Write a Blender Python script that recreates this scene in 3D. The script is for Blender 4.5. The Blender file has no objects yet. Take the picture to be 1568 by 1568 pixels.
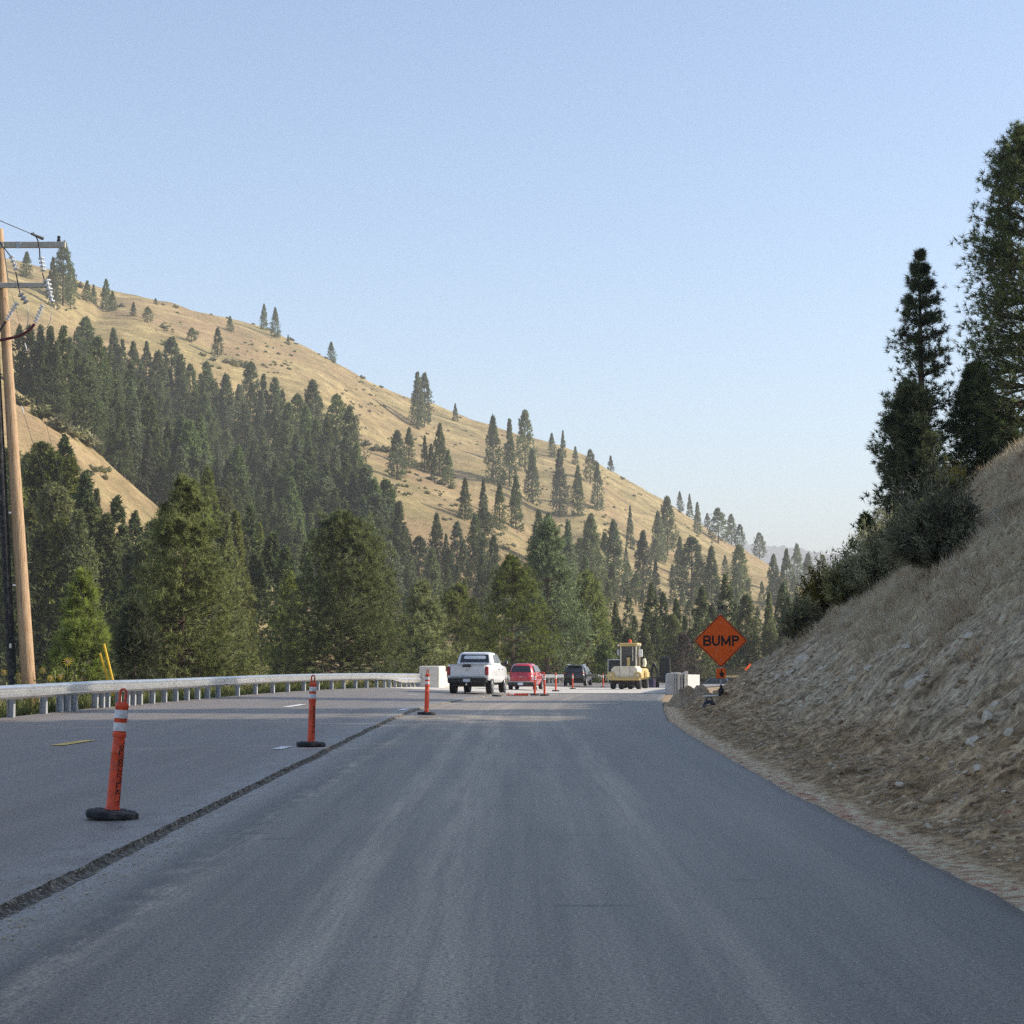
import bpy, math, random
import numpy as np
from mathutils import Vector, Matrix, Quaternion

# ------------------------------------------------------------------ camera, sky, sun, exposure
scene = bpy.context.scene
COL = scene.collection
R = math.radians
PX = 1568.0
F = 2850.0                      # focal length in photo pixels (about 2x phone lens)
CAM_H = 1.38
TH = math.atan((1009.0 - 784.0) / F)
cam_d = bpy.data.cameras.new('camera')
cam_d.sensor_width = 36.0
cam_d.lens = 36.0 * F / PX
cam_d.clip_start = 0.1
cam_d.clip_end = 40000.0
cam = bpy.data.objects.new('camera', cam_d)
COL.objects.link(cam)
cam.location = (0, 0, CAM_H)
cam.rotation_euler = (math.pi / 2 + TH, 0, 0)
scene.camera = cam

SUN_AZ, SUN_EL = R(85.0), R(31.0)
S = Vector((math.sin(SUN_AZ) * math.cos(SUN_EL), math.cos(SUN_AZ) * math.cos(SUN_EL), math.sin(SUN_EL)))
world = bpy.data.worlds.new('World')
scene.world = world
world.use_nodes = True
wn = world.node_tree
sky = wn.nodes.new('ShaderNodeTexSky')
sky.sky_type = 'NISHITA'
sky.sun_disc = False
sky.sun_elevation = SUN_EL
sky.sun_rotation = SUN_AZ
sky.altitude = 800
sky.air_density = 1.0
sky.dust_density = 2.4
sky.ozone_density = 1.2
bg = wn.nodes['Background']
bg.inputs['Strength'].default_value = 0.088
wn.links.new(sky.outputs[0], bg.inputs[0])
sun_d = bpy.data.lights.new('sun', 'SUN')
sun_d.energy = 2.25
sun_d.angle = R(0.53)
sun_d.color = (1.0, 0.90, 0.76)
sun = bpy.data.objects.new('sun', sun_d)
COL.objects.link(sun)
sun.rotation_euler = S.to_track_quat('Z', 'Y').to_euler()
sun.location = (60, -20, 60)

vs = scene.view_settings
vs.view_transform = 'Standard'
vs.look = 'None'
vs.exposure = 1.42
vs.gamma = 1.0
vs.use_curve_mapping = False
scene.render.engine = 'CYCLES'
cy = scene.cycles
cy.use_denoising = False
cy.filter_width = 1.45
cy.max_bounces = 6
cy.diffuse_bounces = 4
cy.glossy_bounces = 3
cy.transmission_bounces = 4
cy.volume_bounces = 0
cy.transparent_max_bounces = 8
cy.sample_clamp_indirect = 6.0

# ------------------------------------------------------------------ geometry of the place
CT, ST = math.cos(TH), math.sin(TH)


def z_at(py, Y):
    """height of the point seen at photo row py at distance Y"""
    v = (784.0 - py) / F
    return CAM_H + Y * (ST + v * CT) / (CT - v * ST)


def x_at(px, Y, z):
    return (px - 784.0) / F * (Y * CT + (z - CAM_H) * ST)


def project(X, Y, Z):
    D = Y * CT + (Z - CAM_H) * ST
    return 784.0 + F * X / D, 784.0 - F * ((Z - CAM_H) * CT - Y * ST) / D


def sstep(a, b, x):
    t = np.clip((np.asarray(x, float) - a) / (b - a), 0, 1)
    return t * t * (3 - 2 * t)


def zroad(Y):                       # long profile of the road
    Y = np.asarray(Y, float)
    return -0.009 * np.maximum(0, Y - 50) - 0.0000 * Y


def xl(Y):                          # joint between old lanes and new pavement
    Y = np.asarray(Y, float)
    return -2.72 + 0.00073 * np.maximum(0, Y - 35) ** 2


def xr(Y):                          # right edge of the new pavement
    Y = np.asarray(Y, float)
    w = np.interp(Y, [-20, 10, 20, 28, 42, 62, 87, 110, 300], [5.5, 5.55, 5.6, 5.78, 6.2, 7.2, 7.8, 8.0, 8.4])
    return xl(Y) + w


def xg(Y):                          # line of the guardrail on the left
    Y = np.asarray(Y, float)
    a = np.interp(Y, [-40, 15, 30, 41, 52, 62, 71, 80, 88, 95, 104, 112, 125, 140, 160, 180, 200, 230, 260],
                  [-12.6, -12.0, -11.6, -11.3, -10.95, -10.5, -9.9, -8.95, -7.9, -7.0, -5.9, -5.0, -3.2, -0.85, 2.3, 6.1, 10.7, 18.5, 27])
    return a


def zleft(X, Y):                    # old lanes: a little higher, banked on the curve
    s = 0.04 * sstep(45, 100, Y)
    return zroad(Y) + 0.045 + s * np.maximum(0, xl(Y) - X)


def hash2(ix, iy, seed):
    h = (ix * 374761393 + iy * 668265263 + seed * 974634217) & 0x7fffffff
    h = ((h ^ (h >> 13)) * 1274126177) & 0x7fffffff
    return ((h ^ (h >> 16)) & 0xffff) / 65535.0


def vnoise(x, y, seed=0):
    x = np.asarray(x, float); y = np.asarray(y, float)
    x, y = np.broadcast_arrays(x, y)
    ix = np.floor(x).astype(np.int64); iy = np.floor(y).astype(np.int64)
    fx = x - ix; fy = y - iy
    fx = fx * fx * (3 - 2 * fx); fy = fy * fy * (3 - 2 * fy)
    a = hash2(ix, iy, seed); b = hash2(ix + 1, iy, seed)
    c = hash2(ix, iy + 1, seed); d = hash2(ix + 1, iy + 1, seed)
    return (a * (1 - fx) + b * fx) * (1 - fy) + (c * (1 - fx) + d * fx) * fy - 0.5


def fbm(x, y, seed=0, octv=4, gain=0.5):
    s = 0; a = 1.0
    for k in range(octv):
        s = s + a * vnoise(x * 2 ** k, y * 2 ** k, seed + k * 7)
        a *= gain
    return s


# ------------------------------------------------------------------ materials
MATS = {}


def newmat(name):
    m = bpy.data.materials.new(name)
    m.use_nodes = True
    MATS[name] = m
    nt = m.node_tree
    b = nt.nodes['Principled BSDF']
    return m, nt, b


def N(nt, t, **kw):
    n = nt.nodes.new(t)
    for k, v in kw.items():
        if k.startswith('i_'):
            key = k[2:]
            key = int(key) if key.isdigit() else key
            n.inputs[key].default_value = v
        else:
            setattr(n, k, v)
    return n


def L(nt, a, b):
    nt.links.new(a, b)


def ramp(nt, fac, stops, interp='LINEAR'):
    n = nt.nodes.new('ShaderNodeValToRGB')
    n.color_ramp.interpolation = interp
    el = n.color_ramp.elements
    while len(el) < len(stops):
        el.new(0.5)
    for e, (p, c) in zip(el, stops):
        e.position = p
        if not isinstance(c, (tuple, list)):
            c = (c, c, c)
        e.color = (c[0], c[1], c[2], 1)
    if fac is not None:
        nt.links.new(fac, n.inputs[0])
    return n.outputs[0]


def mixc(nt, fac, a, b, blend='MIX'):
    n = nt.nodes.new('ShaderNodeMix')
    n.data_type = 'RGBA'
    n.blend_type = blend
    for sock, v in ((n.inputs[0], fac), (n.inputs[6], a), (n.inputs[7], b)):
        if isinstance(v, (int, float)):
            sock.default_value = v
        elif isinstance(v, (tuple, list)):
            sock.default_value = (v[0], v[1], v[2], 1)
        else:
            nt.links.new(v, sock)
    return n.outputs[2]


def math_(nt, op, a, b=None, clamp=False):
    n = nt.nodes.new('ShaderNodeMath')
    n.operation = op
    n.use_clamp = clamp
    for sock, v in ((n.inputs[0], a), (n.inputs[1], b)):
        if v is None:
            continue
        if isinstance(v, (int, float)):
            sock.default_value = v
        else:
            nt.links.new(v, sock)
    return n.outputs[0]


def noise(nt, vec, scale, detail=4, rough=0.55, mscale=None, rot=None, dist=0.0):
    if mscale is not None or rot is not None:
        mp = nt.nodes.new('ShaderNodeMapping')
        if mscale is not None:
            mp.inputs['Scale'].default_value = mscale
        if rot is not None:
            mp.inputs['Rotation'].default_value = rot
        nt.links.new(vec, mp.inputs['Vector'])
        vec = mp.outputs[0]
    n = nt.nodes.new('ShaderNodeTexNoise')
    n.inputs['Scale'].default_value = scale
    n.inputs['Detail'].default_value = detail
    n.inputs['Roughness'].default_value = rough
    n.inputs['Distortion'].default_value = dist
    nt.links.new(vec, n.inputs['Vector'])
    return n.outputs['Fac']


def bump(nt, b, h, strength=0.3, dist=0.02):
    n = nt.nodes.new('ShaderNodeBump')
    n.inputs['Strength'].default_value = strength
    n.inputs['Distance'].default_value = dist
    nt.links.new(h, n.inputs['Height'])
    nt.links.new(n.outputs[0], b.inputs['Normal'])


def plain(name, col, rough=0.6, metal=0.0, spec=0.5, var=0.12, scale=6.0, coat=0.0):
    """a surface of one paint or plastic with faint uneven wear"""
    m, nt, b = newmat(name)
    tc = N(nt, 'ShaderNodeTexCoord')
    f = noise(nt, tc.outputs['Object'], scale, 5, 0.6)
    lo = tuple(c * (1 - var) for c in col); hi = tuple(min(1, c * (1 + var)) for c in col)
    L(nt, ramp(nt, f, [(0.3, lo), (0.7, hi)]), b.inputs['Base Color'])
    b.inputs['Roughness'].default_value = rough
    b.inputs['Metallic'].default_value = metal
    b.inputs['Specular IOR Level'].default_value = spec
    b.inputs['Coat Weight'].default_value = coat
    b.inputs['Coat Roughness'].default_value = 0.08
    return m


def scuffed(m, dust, lo=0.56, hi=0.66, amount=0.55, scale=7.0):
    """rubbed and dusty blotches over a paint"""
    nt = m.node_tree; b = nt.nodes['Principled BSDF']
    src_ = b.inputs['Base Color'].links[0].from_socket
    tc = N(nt, 'ShaderNodeTexCoord')
    f = noise(nt, tc.outputs['Object'], scale, 8, 0.75)
    L(nt, mixc(nt, math_(nt, 'MULTIPLY', ramp(nt, f, [(lo, 0.0), (hi, 1.0)]), amount), src_, dust), b.inputs['Base Color'])


def foliage(name, c0, c1, c2, trans=0.25, rough=0.6):
    """needles or leaves: each blade its own shade, each plant its own tint"""
    m, nt, b = newmat(name)
    g = N(nt, 'ShaderNodeNewGeometry')
    oi = N(nt, 'ShaderNodeObjectInfo')
    tc = N(nt, 'ShaderNodeTexCoord')
    col = ramp(nt, g.outputs['Random Per Island'], [(0.0, c0), (0.55, c1), (1.0, c2)])
    cl = noise(nt, tc.outputs['Object'], 0.55, 3, 0.6)
    col = mixc(nt, math_(nt, 'MULTIPLY', ramp(nt, cl, [(0.35, 0.0), (0.65, 1.0)]), 0.45), col, c2)
    c2_ = noise(nt, tc.outputs['Object'], 2.4, 2, 0.5)
    col = mixc(nt, 0.75, col, ramp(nt, c2_, [(0.36, 0.18), (0.62, 0.82)]), 'OVERLAY')
    hs = N(nt, 'ShaderNodeHueSaturation')
    L(nt, math_(nt, 'ADD', math_(nt, 'MULTIPLY', oi.outputs['Random'], 0.026), 0.484), hs.inputs['Hue'])
    rn = math_(nt, 'FRACT', math_(nt, 'MULTIPLY', oi.outputs['Random'], 7.31))
    L(nt, math_(nt, 'ADD', math_(nt, 'MULTIPLY', rn, 0.4), 0.75), hs.inputs['Saturation'])
    rn2 = math_(nt, 'FRACT', math_(nt, 'MULTIPLY', oi.outputs['Random'], 13.7))
    L(nt, math_(nt, 'ADD', math_(nt, 'MULTIPLY', rn2, 0.55), 0.72), hs.inputs['Value'])
    L(nt, col, hs.inputs['Color'])
    L(nt, hs.outputs[0], b.inputs['Base Color'])
    b.inputs['Roughness'].default_value = rough
    b.inputs['Specular IOR Level'].default_value = 0.2
    tr = N(nt, 'ShaderNodeBsdfTranslucent')
    L(nt, hs.outputs[0], tr.inputs['Color'])
    mx = N(nt, 'ShaderNodeMixShader')
    mx.inputs[0].default_value = trans
    L(nt, b.outputs[0], mx.inputs[1]); L(nt, tr.outputs[0], mx.inputs[2])
    L(nt, mx.outputs[0], nt.nodes['Material Output'].inputs['Surface'])
    return m


def bark(name, c0, c1):
    m, nt, b = newmat(name)
    tc = N(nt, 'ShaderNodeTexCoord')
    f = noise(nt, tc.outputs['Object'], 3.0, 6, 0.7, mscale=(4, 4, 0.8))
    L(nt, ramp(nt, f, [(0.35, c0), (0.65, c1)]), b.inputs['Base Color'])
    b.inputs['Roughness'].default_value = 0.95
    bump(nt, b, f, 0.6, 0.03)
    return m


M_NEEDLE = foliage('pine_needles', (0.058, 0.088, 0.024), (0.150, 0.190, 0.052), (0.32, 0.335, 0.115), 0.5)
M_NEEDLE_FAR = foliage('pine_needles_hillside', (0.058, 0.092, 0.038), (0.118, 0.168, 0.064), (0.24, 0.285, 0.12), 0.5)
M_NEEDLE_DARK = foliage('fir_needles', (0.036, 0.058, 0.022), (0.078, 0.115, 0.038), (0.17, 0.20, 0.075), 0.42)
M_DEAD = foliage('dead_needles', (0.06, 0.045, 0.035), (0.10, 0.075, 0.06), (0.15, 0.115, 0.09), 0.1)
M_SAGE = foliage('sage_leaves', (0.12, 0.13, 0.060), (0.22, 0.225, 0.105), (0.34, 0.335, 0.18), 0.45)
M_YSHRUB = foliage('yellowing_leaves', (0.050, 0.052, 0.014), (0.105, 0.095, 0.022), (0.19, 0.15, 0.03), 0.3)
M_OLIVE = foliage('olive_leaves', (0.07, 0.085, 0.025), (0.14, 0.15, 0.05), (0.22, 0.21, 0.085), 0.3)
M_STRAW = foliage('dry_grass_blades', (0.46, 0.36, 0.19), (0.68, 0.55, 0.32), (0.82, 0.70, 0.45), 0.55)
M_BARK = bark('pine_bark', (0.035, 0.024, 0.018), (0.13, 0.085, 0.06))
M_TWIG = plain('twig', (0.05, 0.042, 0.035), 0.9)

M_GALV = plain('galvanised_steel', (0.70, 0.70, 0.68), 0.33, 0.9, 0.5, 0.10, 2.5)
M_POST = plain('galvanised_post', (0.42, 0.44, 0.46), 0.55, 0.35, 0.5, 0.1, 3)
M_ORANGE = plain('orange_plastic', (0.74, 0.085, 0.03), 0.55, 0, 0.4, 0.32, 13)
M_BAND = plain('white_reflective_band', (0.72, 0.72, 0.72), 0.4, 0, 0.5, 0.14, 22)
M_RUBBER = plain('black_rubber', (0.014, 0.015, 0.017), 0.7, 0, 0.4, 0.35, 7)
M_DUSTRUB = plain('dusty_black_rubber', (0.06, 0.06, 0.062), 0.85, 0, 0.3, 0.5, 5)
M_INK = plain('black_print', (0.02, 0.012, 0.012), 0.7, var=0.05)
M_SIGNO = plain('orange_sign_sheeting', (1.0, 0.125, 0.004), 0.45, 0, 0.4, 0.14, 5)
M_WHITE = plain('white_car_paint', (0.76, 0.78, 0.80), 0.28, 0, 0.5, 0.03, 2, coat=0.6)
M_RED = plain('red_car_paint', (0.42, 0.022, 0.035), 0.3, 0, 0.5, 0.06, 2, coat=0.7)
M_BLACK = plain('black_car_paint', (0.010, 0.012, 0.014), 0.25, 0, 0.5, 0.1, 2, coat=0.8)
M_GLASS = plain('dark_window_glass', (0.018, 0.024, 0.028), 0.08, 0, 0.9, 0.1, 1)
M_TRIM = plain('black_trim', (0.016, 0.016, 0.017), 0.5, var=0.2)
M_CHROME = plain('bright_metal', (0.72, 0.72, 0.72), 0.25, 0.9, var=0.04)
M_LAMP = plain('red_lamp_lens', (0.34, 0.008, 0.012), 0.18, 0, 0.6, 0.2, 12)
M_LAMPW = plain('clear_lamp_lens', (0.75, 0.70, 0.68), 0.2, 0, 0.6, 0.05, 8)
M_PLATE = plain('number_plate', (0.62, 0.68, 0.78), 0.4, var=0.08)
M_YEL = plain('yellow_machine_paint', (0.60, 0.44, 0.17), 0.6, 0, 0.4, 0.3, 3)
M_CREAM = plain('cream_machine_paint', (0.74, 0.67, 0.51), 0.6, 0, 0.4, 0.18, 3)
M_GUYY = plain('yellow_plastic_guard', (0.78, 0.50, 0.04), 0.5, var=0.06)
M_DIRTYM = plain('dirty_undercarriage', (0.075, 0.058, 0.045), 0.9, var=0.35)
M_CERAM = plain('grey_ceramic', (0.62, 0.64, 0.66), 0.3, var=0.05)
M_WIRE = plain('dark_cable', (0.03, 0.028, 0.03), 0.6)
M_WIREL = plain('bare_wire', (0.42, 0.42, 0.36), 0.5, 0.4)
M_REDC = plain('dark_red_cable', (0.10, 0.018, 0.02), 0.55)
M_ARM = plain('weathered_crossarm', (0.46, 0.44, 0.38), 0.8, var=0.18, scale=9)
M_PETAL = plain('yellow_petal', (0.85, 0.60, 0.02), 0.6, var=0.1)
M_LEAFG = foliage('sunflower_leaves', (0.09, 0.12, 0.03), (0.17, 0.20, 0.06), (0.27, 0.28, 0.10), 0.35)
M_LATH = plain('pale_lath', (0.55, 0.42, 0.26), 0.8, var=0.15)
M_PIPE = plain('white_pipe', (0.78, 0.78, 0.76), 0.5, var=0.05)
M_BAG = plain('black_vinyl_bag', (0.014, 0.014, 0.015), 0.45, var=0.4, scale=9)
M_PURPLE = plain('dark_violet_plastic', (0.045, 0.03, 0.08), 0.5)


scuffed(M_ORANGE, (0.30, 0.17, 0.12), 0.52, 0.64, 0.6, 11)
scuffed(M_BAND, (0.38, 0.33, 0.27), 0.50, 0.66, 0.6, 14)
scuffed(M_RUBBER, (0.16, 0.15, 0.13), 0.50, 0.66, 0.6, 6)
scuffed(M_SIGNO, (0.55, 0.20, 0.09), 0.54, 0.68, 0.5, 4)
scuffed(M_YEL, (0.30, 0.23, 0.14), 0.50, 0.66, 0.65, 3)
scuffed(M_CREAM, (0.40, 0.34, 0.25), 0.52, 0.68, 0.6, 2.5)
scuffed(M_WHITE, (0.55, 0.52, 0.46), 0.56, 0.72, 0.4, 2)


def concrete(name, c0, c1):
    m, nt, b = newmat(name)
    tc = N(nt, 'ShaderNodeTexCoord')
    f = noise(nt, tc.outputs['Object'], 1.6, 8, 0.65)
    L(nt, ramp(nt, f, [(0.3, c0), (0.72, c1)]), b.inputs['Base Color'])
    b.inputs['Roughness'].default_value = 0.9
    f2 = noise(nt, tc.outputs['Object'], 25, 4, 0.6)
    bump(nt, b, f2, 0.2, 0.01)
    return m


M_CONC = concrete('pale_concrete', (0.50, 0.47, 0.41), (0.68, 0.65, 0.58))
M_CONCG = concrete('shaded_concrete', (0.40, 0.40, 0.39), (0.56, 0.56, 0.55))  # same concrete with its shaded tone as base colour
M_DECK = concrete('bridge_deck_concrete', (0.44, 0.41, 0.36), (0.62, 0.58, 0.51))


def wood_pole():
    m, nt, b = newmat('treated_pole_wood')
    tc = N(nt, 'ShaderNodeTexCoord')
    f = noise(nt, tc.outputs['Object'], 6, 7, 0.65, mscale=(6, 6, 0.25))
    col = ramp(nt, f, [(0.28, (0.20, 0.115, 0.06)), (0.45, (0.44, 0.29, 0.165)), (0.7, (0.60, 0.43, 0.27))])
    sp = N(nt, 'ShaderNodeSeparateXYZ')
    L(nt, tc.outputs['Object'], sp.inputs[0])
    low = ramp(nt, math_(nt, 'ADD', math_(nt, 'MULTIPLY', sp.outputs[2], 0.5), math_(nt, 'MULTIPLY', f, 0.3)), [(0.35, 1.0), (0.85, 0.0)])
    col = mixc(nt, low, col, (0.19, 0.075, 0.032))
    L(nt, col, b.inputs['Base Color'])
    b.inputs['Roughness'].default_value = 0.85
    bump(nt, b, f, 0.5, 0.02)
    return m


M_POLE = wood_pole()


def asphalt(name, old):
    m, nt, b = newmat(name)
    uv = N(nt, 'ShaderNodeUVMap')
    v = uv.outputs[0]
    sp = N(nt, 'ShaderNodeSeparateXYZ')
    L(nt, v, sp.inputs[0])
    u, lon = sp.outputs[0], sp.outputs[1]
    grain = noise(nt, v, 42, 5, 0.8)
    speck = noise(nt, v, 70, 2, 0.5)
    streak = noise(nt, v, 1.0, 6, 0.65, mscale=(2.6, 0.09, 1))
    streak2 = noise(nt, v, 1.0, 6, 0.7, mscale=(8.0, 0.22, 1))
    blot = noise(nt, v, 0.35, 5, 0.6, mscale=(1, 0.35, 1))
    if old:
        base = mixc(nt, ramp(nt, streak, [(0.35, 0.0), (0.7, 1.0)]), (0.150, 0.126, 0.104), (0.230, 0.194, 0.155))
        base = mixc(nt, ramp(nt, blot, [(0.4, 0.0), (0.68, 0.5)]), base, (0.20, 0.19, 0.185))
        # crumbly edge next to the cut joint
        cr = noise(nt, v, 2.6, 8, 0.75, mscale=(1.3, 0.6, 1))
        edge = math_(nt, 'MULTIPLY', ramp(nt, math_(nt, 'ADD', u, 1.0), [(0.18, 0.0), (0.85, 1.0)]),
                     ramp(nt, cr, [(0.38, 0.0), (0.56, 1.0)]))
        base = mixc(nt, math_(nt, 'MULTIPLY', edge, 0.6), base, (0.33, 0.325, 0.30))
        deb = noise(nt, v, 9, 3, 0.6, mscale=(1, 0.5, 1))
        dk = math_(nt, 'MULTIPLY', ramp(nt, deb, [(0.66, 0.0), (0.70, 1.0)]), ramp(nt, math_(nt, 'ADD', u, 1.3), [(0.1, 0.0), (0.9, 1.0)]))
        base = mixc(nt, math_(nt, 'MULTIPLY', dk, 0.8), base, (0.03, 0.03, 0.03))
        # sun-bleached dust towards the shoulder
        far = ramp(nt, math_(nt, 'MULTIPLY', u, -0.1), [(0.35, 0.0), (0.85, 1.0)])
        base = mixc(nt, math_(nt, 'MULTIPLY', far, 0.5), base, (0.19, 0.165, 0.15))
    else:
        base = mixc(nt, ramp(nt, streak, [(0.36, 0.0), (0.68, 1.0)]), (0.108, 0.095, 0.077), (0.205, 0.180, 0.142))
        rightdark = ramp(nt, math_(nt, 'MULTIPLY', u, 0.1), [(0.30, 0.0), (0.56, 1.0)])
        base = mixc(nt, math_(nt, 'MULTIPLY', rightdark, 0.6), base, (0.080, 0.076, 0.067))
        # dusty wheel tracks
        un = math_(nt, 'ADD', u, math_(nt, 'MULTIPLY', math_(nt, 'SUBTRACT', noise(nt, v, 1.0, 2, 0.5, mscale=(0.3, 0.06, 1)), 0.5), 0.5))
        tr = ramp(nt, math_(nt, 'MULTIPLY', un, 0.125),
                  [(0.00, 0.25), (0.055, 0.08), (0.085, 0.85), (0.112, 0.10), (0.185, 0.15), (0.215, 0.8), (0.245, 0.2), (0.285, 0.72),
                   (0.33, 0.22), (0.40, 0.30), (0.435, 0.1), (0.468, 0.55), (0.50, 0.08), (0.60, 0.12), (0.66, 0.0)])
        tm = math_(nt, 'MULTIPLY', tr, ramp(nt, streak2, [(0.38, 0.30), (0.58, 1.0)]))
        tm = math_(nt, 'MULTIPLY', tm, ramp(nt, blot, [(0.3, 0.45), (0.65, 1.0)]))
        base = mixc(nt, math_(nt, 'MULTIPLY', tm, 0.9), base, (0.60, 0.50, 0.36))
        # scuffs across the lane
        sc = noise(nt, v, 1.0, 4, 0.65, mscale=(0.35, 5.0, 1))
        scm = math_(nt, 'MULTIPLY', ramp(nt, sc, [(0.60, 0.0), (0.72, 1.0)]), ramp(nt, math_(nt, 'MULTIPLY', u, 0.2), [(0.05, 0.0), (0.12, 1.0), (0.5, 0.9), (0.75, 0.0)]))
        base = mixc(nt, math_(nt, 'MULTIPLY', scm, 0.5), base, (0.31, 0.30, 0.27))
        sk = noise(nt, v, 1.0, 3, 0.5, mscale=(0.8, 3.0, 1))
        skm = math_(nt, 'MULTIPLY', ramp(nt, sk, [(0.66, 0.0), (0.71, 1.0)]), 0.6)
        base = mixc(nt, skm, base, (0.03, 0.034, 0.04))
        # crumbs and milled grit beside the joint
        cr = noise(nt, v, 3.5, 8, 0.75, mscale=(1.6, 0.5, 1))
        edge = math_(nt, 'MULTIPLY', ramp(nt, u, [(0.05, 1.0), (0.55, 0.0)]), ramp(nt, cr, [(0.36, 0.0), (0.55, 1.0)]))
        base = mixc(nt, math_(nt, 'MULTIPLY', edge, 0.7), base, (0.36, 0.35, 0.325))
        e2 = math_(nt, 'MULTIPLY', ramp(nt, u, [(0.3, 0.0), (0.5, 1.0), (0.62, 1.0), (0.9, 0.0)]), ramp(nt, cr, [(0.40, 0.0), (0.52, 1.0)]))
        base = mixc(nt, math_(nt, 'MULTIPLY', e2, 0.65), base, (0.035, 0.037, 0.04))
        # tan dust carried over the surface further up the road
        dm = math_(nt, 'MULTIPLY', ramp(nt, math_(nt, 'MULTIPLY', lon, 0.01), [(0.36, 0.0), (0.43, 1.0), (0.70, 1.0), (0.90, 0.55)]),
                   ramp(nt, math_(nt, 'MULTIPLY', u, 0.1), [(0.05, 1.0), (0.28, 0.75), (0.62, 0.0)]))
        dm = math_(nt, 'MULTIPLY', dm, ramp(nt, noise(nt, v, 1.0, 5, 0.6, mscale=(0.5, 0.35, 1)), [(0.3, 0.25), (0.6, 1.0)]))
        base = mixc(nt, math_(nt, 'MULTIPLY', dm, 0.7), base, (0.34, 0.275, 0.205))
    base = mixc(nt, 0.9, base, ramp(nt, grain, [(0.38, 0.12), (0.62, 0.86)]), 'OVERLAY')
    base = mixc(nt, ramp(nt, speck, [(0.60, 0.0), (0.70, 0.6)]), base, (0.40, 0.38, 0.34))
    L(nt, base, b.inputs['Base Color'])
    b.inputs['Roughness'].default_value = 0.52
    b.inputs['Specular IOR Level'].default_value = 0.5
    bump(nt, b, grain, 0.35, 0.012)
    return m


M_NEW = asphalt('new_asphalt', False)
M_OLD = asphalt('old_asphalt', True)


def rough_edge():
    m, nt, b = newmat('broken_asphalt_edge')
    tc = N(nt, 'ShaderNodeTexCoord')
    f = noise(nt, tc.outputs['Object'], 14, 8, 0.75)
    L(nt, ramp(nt, f, [(0.38, (0.05, 0.045, 0.038)), (0.5, (0.14, 0.125, 0.10)), (0.62, (0.42, 0.385, 0.32))]), b.inputs['Base Color'])
    b.inputs['Roughness'].default_value = 0.95
    bump(nt, b, f, 0.9, 0.03)
    return m


M_LIP = rough_edge()


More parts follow.
